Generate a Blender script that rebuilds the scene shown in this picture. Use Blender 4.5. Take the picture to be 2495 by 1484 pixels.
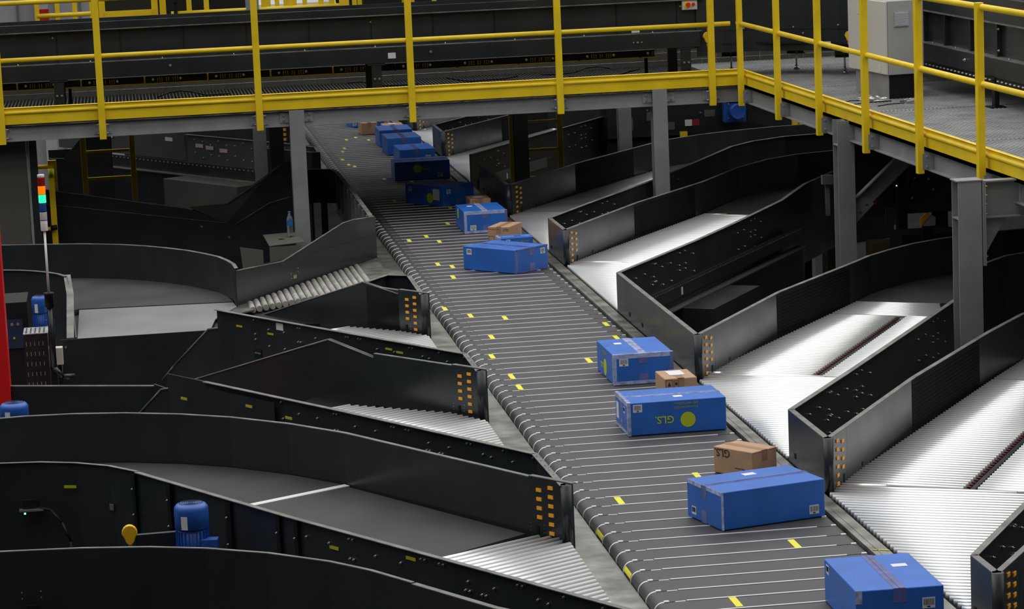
import bpy, math, random
from mathutils import Vector, Matrix
random.seed(7)
SC = bpy.context.scene
COL = SC.collection
for o in list(bpy.data.objects): bpy.data.objects.remove(o)
R = math.radians

# ---------------------------------------------------------------- camera
cam_d = bpy.data.cameras.new('camera'); cam = bpy.data.objects.new('camera', cam_d); COL.objects.link(cam)
FPX, PITCH, ROLL, YAW = 6895.7576, 0.16004363, 0.04277240, 0.13437907
CPOS = Vector((-2.361127, -22.397034, 3.503071))
sy, cy = math.sin(YAW), math.cos(YAW)
fw0 = Vector((sy, cy, 0)); rt0 = Vector((cy, -sy, 0))
fw = fw0 * math.cos(PITCH) + Vector((0, 0, -math.sin(PITCH)))
dn = fw.cross(rt0)
rt = rt0 * math.cos(ROLL) + dn * math.sin(ROLL)
dd = -rt0 * math.sin(ROLL) + dn * math.cos(ROLL)
M = Matrix((rt, -dd, -fw)).transposed().to_4x4(); M.translation = CPOS
cam.matrix_world = M
cam_d.sensor_fit = 'HORIZONTAL'; cam_d.sensor_width = 36.0
cam_d.lens = FPX / 2495 * 36.0
cam_d.clip_start = 0.1; cam_d.clip_end = 200
SC.camera = cam
# ---------------------------------------------------------------- view, world, lamps of the hall
SC.view_settings.view_transform = 'Standard'; SC.view_settings.look = 'None'
SC.view_settings.gamma = 1; SC.view_settings.use_curve_mapping = False
SC.view_settings.exposure = 0.14
W = bpy.data.worlds.new('hall'); SC.world = W; W.use_nodes = True
nt = W.node_tree; nt.nodes.clear()
wo = nt.nodes.new('ShaderNodeOutputWorld'); bg = nt.nodes.new('ShaderNodeBackground')
tc = nt.nodes.new('ShaderNodeTexCoord'); sx = nt.nodes.new('ShaderNodeSeparateXYZ'); rp = nt.nodes.new('ShaderNodeValToRGB')
nt.links.new(tc.outputs['Generated'], sx.inputs[0]); nt.links.new(sx.outputs['Z'], rp.inputs[0])
rp.color_ramp.elements[0].position = 0.0; rp.color_ramp.elements[0].color = (.03, .03, .03, 1)
e_ = rp.color_ramp.elements.new(.16); e_.color = (.07, .07, .073, 1)
e_ = rp.color_ramp.elements.new(.38); e_.color = (.60, .605, .61, 1)
rp.color_ramp.elements[3].position = 0.9; rp.color_ramp.elements[3].color = (.86, .87, .88, 1)
# the half of the hall behind the viewer is dimmer than the part ahead
mr_ = nt.nodes.new('ShaderNodeMapRange'); mr_.inputs['From Min'].default_value = -.55; mr_.inputs['From Max'].default_value = .0; mr_.inputs['To Min'].default_value = .30; mr_.inputs['To Max'].default_value = 1.
nt.links.new(sx.outputs['Y'], mr_.inputs['Value'])
mx_ = nt.nodes.new('ShaderNodeVectorMath'); mx_.operation = 'SCALE'
nt.links.new(rp.outputs[0], mx_.inputs[0]); nt.links.new(mr_.outputs[0], mx_.inputs['Scale']); nt.links.new(mx_.outputs[0], bg.inputs[0]); bg.inputs[1].default_value = 1.0
nt.links.new(bg.outputs[0], wo.inputs[0])

def lamp(name, loc, sx_, sy_, power, rot=(0, 0, 0)):
    d = bpy.data.lights.new(name, 'AREA'); d.shape = 'RECTANGLE'; d.size = sx_; d.size_y = sy_; d.energy = power
    d.color = (1, .975, .94)
    o = bpy.data.objects.new(name, d); COL.objects.link(o); o.location = loc; o.rotation_euler = rot
    return o
for ly, pw in ((-13.5, 120), (-10, 220), (-6.5, 250), (-3, 250), (.5, 240), (4, 200), (8, 100), (12, 80), (16.5, 80)):
    lamp('hall_lamp', (1.5, ly, 8.5), 24, 1.3, pw)

# ---------------------------------------------------------------- materials
MAT = {}
def mat(name, col, rough=.5, metal=0., noise=0., nscale=8., bump=0., bscale=60., emit=0., trans=0., alpha=1., spec=.5, col2=None, wear=0.):
    m = bpy.data.materials.new(name); m.use_nodes = True; t = m.node_tree; b = t.nodes['Principled BSDF']
    b.inputs['Roughness'].default_value = rough; b.inputs['Metallic'].default_value = metal
    b.inputs['Specular IOR Level'].default_value = spec
    b.inputs['Base Color'].default_value = (*col, 1)
    co = t.nodes.new('ShaderNodeTexCoord')
    if noise > 0:
        n = t.nodes.new('ShaderNodeTexNoise'); n.inputs['Scale'].default_value = nscale; n.inputs['Detail'].default_value = 5
        t.links.new(co.outputs['Object'], n.inputs['Vector'])
        r = t.nodes.new('ShaderNodeValToRGB'); r.color_ramp.elements[0].position = .35; r.color_ramp.elements[1].position = .68
        c2 = col2 if col2 else tuple(min(1, c * (1 + noise)) for c in col)
        c1 = tuple(c * (1 - noise * .5) for c in col) if not col2 else col
        r.color_ramp.elements[0].color = (*c1, 1); r.color_ramp.elements[1].color = (*c2, 1)
        t.links.new(n.outputs['Fac'], r.inputs[0]); t.links.new(r.outputs[0], b.inputs['Base Color'])
        mr = t.nodes.new('ShaderNodeMapRange'); mr.inputs['To Min'].default_value = max(.03, rough - .08); mr.inputs['To Max'].default_value = rough + .1
        t.links.new(n.outputs['Fac'], mr.inputs['Value']); t.links.new(mr.outputs[0], b.inputs['Roughness'])
    if bump > 0:
        n2 = t.nodes.new('ShaderNodeTexNoise'); n2.inputs['Scale'].default_value = bscale; n2.inputs['Detail'].default_value = 3
        t.links.new(co.outputs['Object'], n2.inputs['Vector'])
        bp = t.nodes.new('ShaderNodeBump'); bp.inputs['Strength'].default_value = bump; bp.inputs['Distance'].default_value = .01
        t.links.new(n2.outputs['Fac'], bp.inputs['Height']); t.links.new(bp.outputs[0], b.inputs['Normal'])
    if emit > 0:
        b.inputs['Emission Color'].default_value = (*col, 1); b.inputs['Emission Strength'].default_value = emit
    if trans > 0: b.inputs['Transmission Weight'].default_value = trans
    if alpha < 1: b.inputs['Alpha'].default_value = alpha
    MAT[name] = m
    return m
mat('anthracite', (.0165, .0205, .0235), .36, noise=.2, nscale=3)
mat('anthracite_gloss', (.0205, .0255, .0285), .25, noise=.15, nscale=3, spec=.42)
mat('flange', (.10, .102, .10), .45, noise=.6, nscale=9, col2=(.20, .195, .175))  # pale base colour holds both dust and the grazing sheen on top edges
mat('black', (.006, .006, .007), .55, spec=.3)
mat('black_matte', (.010, .010, .011), .8, spec=.2)
mat('yellow', (.84, .60, .012), .38, noise=.10, nscale=5, bump=.04)
mat('sticker_yellow', (.78, .74, .03), .6)
mat('sticker_dim', (.50, .46, .02), .6)
mat('grey_steel', (.235, .242, .252), .5, noise=.12, nscale=6, bump=.05, bscale=120)
mat('galv', (.42, .43, .44), .42, metal=.85, noise=.3, nscale=14)
mat('zinc', (.62, .63, .63), .3, metal=.95)
mat('roller', (.86, .88, .88), .34, metal=.55)
mat('roller_old', (.33, .32, .295), .5, metal=.15, noise=.30, nscale=14)
mat('apron', (.26, .26, .24), .34, metal=.75, noise=.55, nscale=6, bump=.08, bscale=25)
mat('sheet', (.29, .295, .31), .42, metal=.6, noise=.06, nscale=2)
mat('rubber', (.046, .0445, .0465), .5, noise=.22, nscale=5)
mat('rubber_pale', (.038, .036, .036), .6, noise=.35, nscale=2.2, spec=.3)
mat('joint', (.85, .85, .88), .42, metal=.35)
mat('orange', (.98, .43, .03), .4)
mat('blue_box', (.018, .128, .52), .42, noise=.16, nscale=5, bump=.03, bscale=30)
mat('tape', (.30, .36, .58), .22, noise=.5, nscale=22, bump=.35, bscale=45)
mat('tape_dull', (.10, .12, .33), .25, noise=.35, nscale=12)
mat('wear', (.36, .42, .62), .5, noise=.6, nscale=30)
mat('carton', (.44, .27, .165), .75, noise=.1, nscale=9, bump=.05)
mat('carton_tape', (.34, .20, .115), .3)
mat('carton_ink', (.045, .028, .02), .8)
mat('carton_edge', (.27, .15, .085), .8)
mat('label', (.72, .72, .76), .5)
mat('ink', (.02, .02, .025), .7)
mat('logo_green', (.50, .60, .02), .5)
mat('logo_dim', (.30, .38, .02), .6)
mat('motor_blue', (.022, .10, .42), .35, noise=.2, nscale=12)
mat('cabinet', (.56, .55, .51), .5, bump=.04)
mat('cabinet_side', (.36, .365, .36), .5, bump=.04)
mat('vent', (.36, .37, .40), .5)
mat('red_paint', (.72, .012, .012), .38)
mat('wall_paint', (.62, .62, .64), .7)
mat('wall_dark', (.035, .033, .03), .8)
mat('taupe', (.085, .078, .068), .55)
mat('galv_shaded', (.07, .07, .07), .4, metal=.6, noise=.3, nscale=14)  # front deck steel with the upper conveyor's shade put into its colour
mat('deck_steel', (.36, .365, .37), .45, metal=.35, noise=.2, nscale=4)
mat('concrete', (.075, .07, .055), .8, noise=.3, nscale=2)  # kerb beige, darkened in colour for the shade behind the conveyor
mat('floor', (.022, .021, .020), .85, noise=.3, nscale=1.5, spec=.1)
mat('paper', (.75, .73, .72), .8)
mat('paper_pink', (.62, .50, .50), .8)
mat('ivory', (.62, .60, .52), .45)
mat('white_plastic', (.78, .78, .78), .35)
mat('lens_red', (.30, .01, .01), .2)
mat('lens_amber', (1., .13, .0), .2, emit=1.1)
mat('lens_green', (.02, .72, .28), .2, emit=1.5)
mat('lens_blue', (.02, .08, .32), .2)
mat('lens_clear', (.55, .57, .60), .15)
mat('led', (.1, 1., .25), .3, emit=6)
mat('clear_plastic', (.75, .85, .9), .08, trans=.92)
mat('water_label', (.02, .14, .40), .4)
mat('red_part', (.26, .02, .02), .5)
mat('dusty', (.05, .05, .048), .6)
mat('grey_mid', (.075, .078, .08), .42)
mat('red_dark', (.085, .010, .012), .5)
mat('brass', (.35, .28, .16), .5)

# ---------------------------------------------------------------- mesh builder
class MB:
    def __init__(s): s.v = []; s.f = []; s.sm = []
    def add(s, vs, fs, smooth=False):
        n = len(s.v); s.v += [tuple(v) for v in vs]
        for f in fs: s.f.append(tuple(i + n for i in f)); s.sm.append(smooth)
        return s
    def box(s, c, d, rz=0., M=None):
        hx, hy, hz = d[0] / 2, d[1] / 2, d[2] / 2
        P = [Vector((x, y, z)) for x in (-hx, hx) for y in (-hy, hy) for z in (-hz, hz)]
        T = Matrix.Translation(Vector(c)) @ Matrix.Rotation(rz, 4, 'Z')
        if M is not None: T = M @ T
        return s.add([T @ p for p in P], [(0, 1, 3, 2), (4, 6, 7, 5), (0, 4, 5, 1), (2, 3, 7, 6), (0, 2, 6, 4), (1, 5, 7, 3)])
    def b2(s, a, b):
        return s.box([(a[i] + b[i]) / 2 for i in range(3)], [abs(b[i] - a[i]) for i in range(3)])
    def prism(s, poly, z0, z1, M=None):
        n = len(poly); vs = [Vector((p[0], p[1], z0)) for p in poly] + [Vector((p[0], p[1], z1)) for p in poly]
        if M is not None: vs = [M @ v for v in vs]
        fs = [tuple(range(n))[::-1], tuple(range(n, 2 * n))] + [(i, (i + 1) % n, (i + 1) % n + n, i + n) for i in range(n)]
        return s.add(vs, fs)
    def strip(s, pts, z0, z1, t):
        """vertical sheet along a polyline; thickness t to its left (t>0) or right (t<0)"""
        L = offs(pts, t); n = len(pts); vs = []
        for i in range(n):
            a, b = pts[i], L[i]
            zz0 = z0[i] if isinstance(z0, (list, tuple)) else z0
            zz1 = z1[i] if isinstance(z1, (list, tuple)) else z1
            vs += [(a[0], a[1], zz0), (a[0], a[1], zz1), (b[0], b[1], zz1), (b[0], b[1], zz0)]
        fs = []
        for i in range(n - 1):
            q = 4 * i
            for k in range(4): fs.append((q + k, q + (k + 1) % 4, q + 4 + (k + 1) % 4, q + 4 + k))
        fs += [(0, 1, 2, 3)[::-1], tuple(4 * (n - 1) + k for k in range(4))]
        return s.add(vs, fs)
    def tube(s, a, b, r, n=14, cap=True, r2=None):
        a = Vector(a); b = Vector(b); d = (b - a).normalized(); r2 = r if r2 is None else r2
        u = d.orthogonal().normalized(); w = d.cross(u); vs = []
        for k in range(n):
            q = 2 * math.pi * k / n; e = u * math.cos(q) + w * math.sin(q)
            vs += [a + e * r, b + e * r2]
        s.add(vs, [(2 * k, 2 * k + 1, (2 * k + 3) % (2 * n), (2 * k + 2) % (2 * n)) for k in range(n)], True)
        if cap:
            m = len(s.v) - 2 * n
            s.f.append(tuple(m + 2 * k for k in range(n))); s.sm.append(False)
            s.f.append(tuple(m + 2 * k + 1 for k in range(n))[::-1]); s.sm.append(False)
        return s
    def path(s, pts, r, n=8):
        for a, b in zip(pts[:-1], pts[1:]): s.tube(a, b, r, n)
        return s
    def lathe(s, prof, c=(0, 0, 0), n=24):
        c = Vector(c); m = len(prof); vs = []
        for k in range(n):
            q = 2 * math.pi * k / n
            for r, z in prof: vs.append(c + Vector((r * math.cos(q), r * math.sin(q), z)))
        fs = [(k * m + i, ((k + 1) % n) * m + i, ((k + 1) % n) * m + i + 1, k * m + i + 1) for k in range(n) for i in range(m - 1)]
        s.add(vs, fs, True)
        return s
    def poly3(s, pts, nrm, t):
        """planar polygon in 3D made t thick along nrm"""
        nrm = Vector(nrm) * t; P = [Vector(p) for p in pts]; n = len(P)
        return s.add(P + [p + nrm for p in P], [tuple(range(n)), tuple(range(n, 2 * n))[::-1]] + [(i, i + n, (i + 1) % n + n, (i + 1) % n) for i in range(n)])

def offs(pts, t):
    out = []; n = len(pts)
    for i in range(n):
        a = Vector(pts[max(0, i - 1)][:2]); b = Vector(pts[i][:2]); c = Vector(pts[min(n - 1, i + 1)][:2])
        d1 = (b - a).normalized() if i > 0 else (c - b).normalized()
        d2 = (c - b).normalized() if i < n - 1 else d1
        n1 = Vector((-d1.y, d1.x)); n2 = Vector((-d2.y, d2.x)); m = (n1 + n2).normalized()
        out.append(b + m * (t / max(.5, m.dot(n1))))
    return [(p.x, p.y) for p in out]

def build(name, mb, material, parent=None, bev=0.):
    base = Vector(parent.location) if parent is not None and parent.parent is None else Vector((0, 0, 0))
    if parent is not None and parent.parent is not None: base = Vector(parent['_b'])
    me = bpy.data.meshes.new(name)
    if parent is None:
        xs = [v[0] for v in mb.v]; ys = [v[1] for v in mb.v]; zs = [v[2] for v in mb.v]
        base = Vector(((min(xs) + max(xs)) / 2, (min(ys) + max(ys)) / 2, min(zs)))
    me.from_pydata([tuple(Vector(v) - base) for v in mb.v], [], mb.f)
    me.polygons.foreach_set('use_smooth', mb.sm)
    me.materials.append(MAT[material]); me.update()
    import bmesh
    bm = bmesh.new(); bm.from_mesh(me); bmesh.ops.recalc_face_normals(bm, faces=bm.faces); bm.to_mesh(me); bm.free()
    o = bpy.data.objects.new(name, me); COL.objects.link(o)
    if parent is not None:
        o.parent = parent; o['_b'] = tuple(base)
    else: o.location = base
    if bev > 0:
        md = o.modifiers.new('bevel', 'BEVEL'); md.width = bev; md.segments = 2; md.limit_method = 'ANGLE'
    return o

def tag(o, label, cat, group=None, kind=None):
    o['label'] = label; o['category'] = cat
    if group: o['group'] = group
    if kind: o['kind'] = kind
    return o
def thing(name, loc, label, cat, group=None):
    o = bpy.data.objects.new(name, None); COL.objects.link(o); o.location = loc; o.empty_display_size = .1
    return tag(o, label, cat, group)
def struct(name, mb, m):
    o = build(name, mb, m); o['kind'] = 'structure'; return o

BOLT = None
def bolt(parent, p, nrm, r=.008, name='bolt', m='zinc'):
    """a round bolt head; mesh shared"""
    global BOLT
    if BOLT is None: BOLT = {}
    key = (round(r, 4), m)
    if key not in BOLT:
        mb = MB().tube((0, 0, 0), (0, 0, r * .9), r, 8); mb.tube((0, 0, r * .9), (0, 0, r * 1.8), r * .5, 6)
        me = bpy.data.meshes.new('bolt'); me.from_pydata(mb.v, [], mb.f); me.polygons.foreach_set('use_smooth', mb.sm)
        me.materials.append(MAT[m]); me.update(); BOLT[key] = me
    o = bpy.data.objects.new(name, BOLT[key]); COL.objects.link(o); o.parent = parent
    base = Vector(parent['_b']) if '_b' in parent.keys() and parent.parent else Vector(parent.location)
    o.location = Vector(p) - base
    o.rotation_euler = Vector(nrm).to_track_quat('Z', 'Y').to_euler()
    return o

def text_mesh(name, body, size, Mx, material, parent, bold=.0):
    cu = bpy.data.curves.new(name, 'FONT'); cu.body = body; cu.size = size; cu.extrude = .0004; cu.offset = bold
    cu.align_x = 'CENTER'; cu.align_y = 'CENTER'; cu.resolution_u = 3
    t = bpy.data.objects.new('tmp', cu); COL.objects.link(t)
    dg = bpy.context.evaluated_depsgraph_get(); me = bpy.data.meshes.new_from_object(t.evaluated_get(dg))
    bpy.data.objects.remove(t)
    me.transform(Mx); me.materials.clear(); me.materials.append(MAT[material])
    o = bpy.data.objects.new(name, me); COL.objects.link(o); o.parent = parent
    return o

H = .29
# ================================================================ main sorter
YF, YN = 15.2, -11.4
sorter = thing('parcel_sorter_belt', (.56, 2, -.30), 'long dark parcel sorter belt of narrow slats with silver joints, down the middle', 'conveyor belt')
def arc(cx, cz, r, a0, a1, n): return [(cx + r * math.cos(a0 + (a1 - a0) * k / n), cz + r * math.sin(a0 + (a1 - a0) * k / n)) for k in range(n + 1)]
prof = arc(-.005, -.047, .047, R(270), R(90), 12) + arc(1.115, -.047, .047, R(90), R(-90), 8)
def slat_mesh():
    mb = MB(); w = .095; n = len(prof)
    vs = [(x, -w, z) for x, z in prof] + [(x, w, z) for x, z in prof]
    mb.add(vs, [(i, (i + 1) % n, (i + 1) % n + n, i + n) for i in range(n) if i not in (12, n - 1)], True)
    mb.add(vs, [(i, (i + 1) % n, (i + 1) % n + n, i + n) for i in (12, n - 1)])
    mb.add(vs, [tuple(range(n)), tuple(range(n, 2 * n))[::-1]])
    return mb
def joint_mesh():
    mb = MB(); w = .0055
    mb.b2((.105, -w, -.004), (1.03, w, .0035))
    mb.b2((.05, -w * .8, -.006), (.10, w * .8, .0005))
    pr = arc(-.005, -.047, .0490, R(195), R(84), 8); pi = arc(-.005, -.047, .030, R(195), R(84), 8)
    n = len(pr); w2 = .0048
    vs = []
    for (x, z), (a, b) in zip(pr, pi): vs += [(x, -w2, z), (x, w2, z), (a, w2, b), (a, -w2, b)]
    fs = []
    for i in range(n - 1):
        q = 4 * i
        for k in range(4): fs.append((q + k, q + (k + 1) % 4, q + 4 + (k + 1) % 4, q + 4 + k))
    mb.add(vs, fs, True)
    mb.b2((-.004, -.010, -.004), (.020, .010, .006)); mb.b2((1.105, -.009, -.004), (1.130, .009, .006))
    return mb
def mesh_of(name, mb, m):
    me = bpy.data.meshes.new(name); me.from_pydata(mb.v, [], mb.f); me.polygons.foreach_set('use_smooth', mb.sm)
    me.materials.append(MAT[m]); me.update(); return me
sm_ = mesh_of('belt_slat', slat_mesh(), 'rubber'); jm_ = mesh_of('joint_strip', joint_mesh(), 'joint')
i0, i1 = int(-YF / .2), int(-YN / .2)
idx = list(range(i1, i0, -1))       # nearest first
def stuff_copies(name, me0, ys, m):
    mb = MB()
    for y in ys:
        mb.add([(v.co.x, v.co.y + y, v.co.z) for v in me0.vertices], [tuple(p.vertices) for p in me0.polygons])
    o = build(name, mb, m, sorter); o['kind'] = 'stuff'; return o
for nm, me0, off in (('belt_slat', sm_, .1), ('joint_strip', jm_, 0.)):
    for i in idx[:100]:
        o = bpy.data.objects.new(nm, me0); COL.objects.link(o); o.parent = sorter
        o.location = Vector((0, -.2 * i + off, 0)) - sorter.location
    stuff_copies(nm, me0, [-.2 * i + off for i in idx[100:]], 'rubber' if off else 'joint')
# yellow marks stuck on the slats
marks = [(.634, 13.487), (.523, 12.853), (.388, 12.635), (.65, 12.456), (.278, 11.622), (.225, 11.232), (.152, 10.378), (.174, 9.77), (.224, 9.568), (.424, 8.142), (.332, 6.126), (.809, 5.334), (.682, 7.749), (.641, 4.139), (.346, 3.32), (.164, 3.099), (.42, 2.922), (.243, 1.496), (.345, 1.307), (.28, .712), (.02, -.898), (.169, -1.303), (.406, -1.505), (1.08, -2.073), (.196, -2.303), (1.051, -2.666), (.092, -3.092), (.71, -3.493), (.117, -3.894), (.112, -4.292), (.165, -7.696), (.69, -7.245), (.839, -8.901), (.319, -9.889)]
for x, y in marks: build('yellow_marker', MB().box((x, y, .0008), (.034, .17, .0016)), 'sticker_yellow', sorter)
for y in (-8.3, -9.1):
    mb = MB(); pr = arc(-.005, -.047, .0482, R(172), R(140), 4)
    for (x, z), (x2, z2) in zip(pr[:-1], pr[1:]): mb.add([(x, y - .085, z), (x2, y - .085, z2), (x2, y + .085, z2), (x, y + .085, z)], [(0, 1, 2, 3)])
    build('yellow_marker', mb, 'sticker_yellow', sorter)
build('side_frame', MB().b2((-.045, YN, -.32), (.0, YF, -.097)).b2((1.12, YN, -.32), (1.16, YF, -.10)).b2((0, YN, -.30), (1.12, YF, -.28)), 'anthracite', sorter)
for y in (-10.5, -6, -1.5, 3, 7.5, 12):
    for x in (.02, 1.1): build('leg', MB().box((x, y, -1.31), (.08, .08, 2.02)).box((x, y, -2.31), (.16, .16, .02)), 'anthracite', sorter)
apL = MB().b2((-.205, YN, -.060), (-.062, YF, -.052)).b2((-.215, YN, -.16), (-.205, YF, -.050)).b2((-.062, YN, -.12), (-.056, YF, -.052))
build('side_apron', apL, 'apron', sorter)['label'] = 'scuffed grey steel apron along the left edge'
apR = MB().b2((1.170, YN, -.018), (1.262, YF, -.008)).b2((1.168, YN, -.14), (1.174, YF, -.002)).b2((1.256, YN, -.14), (1.262, YF, -.012)).b2((1.205, YN, -.008), (1.210, YF, -.005))
build('side_apron', apR, 'apron', sorter)['label'] = 'scuffed grey steel apron along the right edge'
build('yellow_marker', MB().box((-.13, -10.02, -.051), (.13, .02, .002), R(12)), 'sticker_dim', sorter)
build('yellow_marker', MB().box((1.222, -9.13, -.006), (.085, .012, .002), R(-25)), 'sticker_dim', sorter)

# ================================================================ right side: guards and roller lanes
def reflectors(parent, p, d, nrm, right):
    """two columns of orange reflectors starting at corner p along d"""
    c1, c2 = (.118, .218)
    w, h = .040, .019
    zs6 = [.254 - .048 * k for k in range(6)]
    for s_, zs in ((c1, zs6), (c2, zs6[:4])):
        for z in zs:
            c = Vector((p[0] + d[0] * s_, p[1] + d[1] * s_, z - (.022 if s_ == c2 else 0)))
            mb = MB(); T = Matrix.Translation(c) @ Matrix.Rotation(math.atan2(d[1], d[0]), 4, 'Z')
            mb.box((0, 0, 0), (w, .007, h), M=T)
            build('orange_reflector', mb, 'orange', parent)

def poly_len(P): return sum((Vector(b) - Vector(a)).length for a, b in zip(P[:-1], P[1:]))
def along(P, s_):
    for a, b in zip(P[:-1], P[1:]):
        a = Vector(a); b = Vector(b); L = (b - a).length
        if s_ <= L: return a + (b - a) * (s_ / L), (b - a).normalized()
        s_ -= L
    return b, (b - a).normalized()

RPAT = [(.37, .19), (.56, .192), (.77, .099), (.75, .142), (.77, .239), (.72, .084), (.95, .05), (.94, .193), (1.13, .193), (1.14, .05), (1.33, .145), (1.33, .104), (1.33, .0), (1.47, .142), (1.46, .102), (1.47, .0), (1.66, .05), (1.65, .194), (1.34, .243), (1.46, .245), (.76, .0), (.80, .24), (.80, .101)]
LPAT = [(.02, .266), (.20, .217), (.28, .268), (.39, .216), (.46, .222), (.565, .266), (.60, .265), (.77, .217), (.96, .216), (.83, .172), (.86, .172), (.95, .172), (.98, .172), (1.14, .264), (1.17, .264), (1.28, .263), (1.31, .262), (1.47, .215), (1.67, .214), (1.85, .264), (1.88, .263), (1.85, .165), (1.88, .165), (1.87, .123), (2.05, .214), (2.05, .095), (2.24, .215), (2.24, .096), (2.42, .266), (2.41, .165), (2.41, .127)]
PATT = RPAT
def guard(side, A_, B_, label, name='chute_guard', a_bot=-.45, a_top=H, groove=True, nb=24, bmax=9., corner=None, peak=None, b_bot=-.03, endcut=None):
    """V shaped guard between two chutes. A_: outer face of the near wall of the chute behind, from the corner outwards.
       B_: outer face of the wall in front, from the nose outwards. side=+1 right of the sorter, -1 left."""
    t = thing(name, (B_[0][0], B_[0][1], a_bot), label, 'conveyor guard', None)
    sg = side
    # near wall of the chute behind
    g = build('side_panel', MB().strip(A_, a_bot, a_top, -.010 * sg), 'anthracite', t)
    build('top_flange', MB().strip(A_, a_top, a_top + .004, -.034 * sg), 'flange', t)
    n_a = None
    L = poly_len(A_)
    for (s_, z) in (RPAT + [(s0 + 1.9, z0) for s0, z0 in RPAT if s0 > .9] if nb else []):
        if s_ > min(L, bmax) - .1: continue
        p, d = along(A_, s_); nr = Vector((d.y, -d.x)) * sg
        q = p + nr * .010
        bolt(g, (q.x, q.y, z), (nr.x, nr.y, 0), .0075)
    # end panel along the sorter
    xe = B_[0][0] - (.035 if sg > 0 else -.035)
    E_ = corner if corner else [tuple(A_[0]), (A_[0][0], B_[0][1] + .0)]
    e = build('end_panel', MB().strip(E_, b_bot, H, .008 * sg), 'anthracite_gloss', t)
    build('top_flange', MB().strip(E_, H, H + .004, .034 * sg), 'flange', t)
    Le = poly_len(E_)
    for k in range(2 if Le > 1.5 else 1):
        p, d = along(E_, Le * (.18 + .17 * k)); nr = Vector((d.y, -d.x)) * sg
        q = p + nr * .0015
        build('slot_hole', MB().box((q.x, q.y, .055), (.004, .045 if Le > 1 else .03, .03)), 'black', t)
    p, d = along(E_, Le * .55)
    # rounded nose
    cxn = E_[-1][0] + .022 * sg; cyn = B_[0][1] + .004
    build('rounded_nose', MB().tube((cxn, cyn, b_bot), (cxn, cyn, H + .004), .028, 20), 'anthracite_gloss', t)
    # wall in front
    def bpart(nm, P, m, top=True, z1=H, z0=b_bot):
        o = build(nm, MB().strip(P, z0, z1, .008 * sg), m, t)
        if top: build('top_flange', MB().strip(P, z1, z1 + .004, .030 * sg), 'flange', t)
        return o
    P0, d0 = along(B_, .0)
    lb1 = 1.0
    def sub(s0, s1):
        acc = 0; out = [tuple(along(B_, s0)[0])]
        for a, b in zip(B_[:-1], B_[1:]):
            acc += (Vector(b) - Vector(a)).length
            if s0 < acc < s1: out.append(b)
        out.append(tuple(along(B_, s1)[0])); return out
    Lb = poly_len(B_)
    if sg > 0:
        ends = [0, .125, min(Lb, 1.66 if groove else Lb)]
        bpart('reflector_panel', sub(0, .299), 'anthracite_gloss')
        bpart('front_panel', sub(.301, ends[2] - .002), 'anthracite_gloss')
        if Lb > ends[2] + .2:
            g1 = min(Lb, ends[2] + 1.42)
            bpart('grooved_panel', sub(ends[2], g1 - .002), 'black_matte')
            mb = MB()
            for k in range(11):
                z = .02 + k * .024
                Q = sub(ends[2] + .01, g1 - .012); Q = offs(Q, -.0035)
                mb.strip(Q, z, z + .009, .004)
            build('groove_ribs', mb, 'black_matte', t)
            if Lb > g1 + .2: bpart('curved_panel', sub(g1, Lb), 'anthracite')
    else:
        bpart('reflector_panel', sub(0, .26), 'anthracite_gloss')
        pk = peak if peak else Lb
        bpart('front_panel', sub(.262, pk), 'anthracite_gloss')
    dn_ = Vector((d0.y, -d0.x)) * sg
    pr_ = P0 + dn_ * .0012
    pr_ = P0 + Vector((d0.y, -d0.x)) * (.0012 if sg > 0 else -.0012)
    reflectors(t, pr_, d0 * (1. if sg > 0 else 1.), dn_, sg > 0) if sg > 0 else None
    if sg < 0:
        zs6 = [.262 - .0445 * k for k in range(6)]
        out = Vector((-d0.y, d0.x))
        for s_, zs in ((.062, zs6), (.165, zs6[:4])):
            for z in zs:
                c = P0 + d0 * s_ + out * .0015
                T = Matrix.Translation((c.x, c.y, z)) @ Matrix.Rotation(math.atan2(d0.y, d0.x), 4, 'Z')
                build('orange_reflector', MB().box((0, 0, 0), (.036, .007, .018), M=T), 'orange', t)
        c = P0 + d0 * .20 + out * .001
        T = Matrix.Translation((c.x, c.y, .03)) @ Matrix.Rotation(math.atan2(d0.y, d0.x), 4, 'Z')
        build('slot_hole', MB().box((0, 0, 0), (.02, .004, .04), M=T), 'black', t)
    else:
        out = Vector((d0.y, -d0.x))
        for s_ in (.238, .60):
            c = P0 + d0 * s_ + out * .001
            T = Matrix.Translation((c.x, c.y, .022)) @ Matrix.Rotation(math.atan2(d0.y, d0.x), 4, 'Z')
            build('slot_hole', MB().box((0, 0, 0), (.022, .004, .045 if s_ < .3 else .02), M=T), 'black', t)
    return t

def clip(poly, p, d):
    """segment of line p+t*d inside convex polygon"""
    t0, t1 = -1e9, 1e9; n = len(poly)
    area = sum(poly[i][0] * poly[(i + 1) % n][1] - poly[(i + 1) % n][0] * poly[i][1] for i in range(n))
    for i in range(n):
        a = Vector(poly[i]); b = Vector(poly[(i + 1) % n]); e = b - a
        nn = Vector((-e.y, e.x)) * (1 if area > 0 else -1)
        den = nn.dot(d); num = nn.dot(a - p)
        if abs(den) < 1e-9:
            if num > 0: return None
            continue
        t = num / den
        if den > 0: t0 = max(t0, t)
        else: t1 = min(t1, t)
    return (t0, t1) if t1 - t0 > .03 else None

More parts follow.
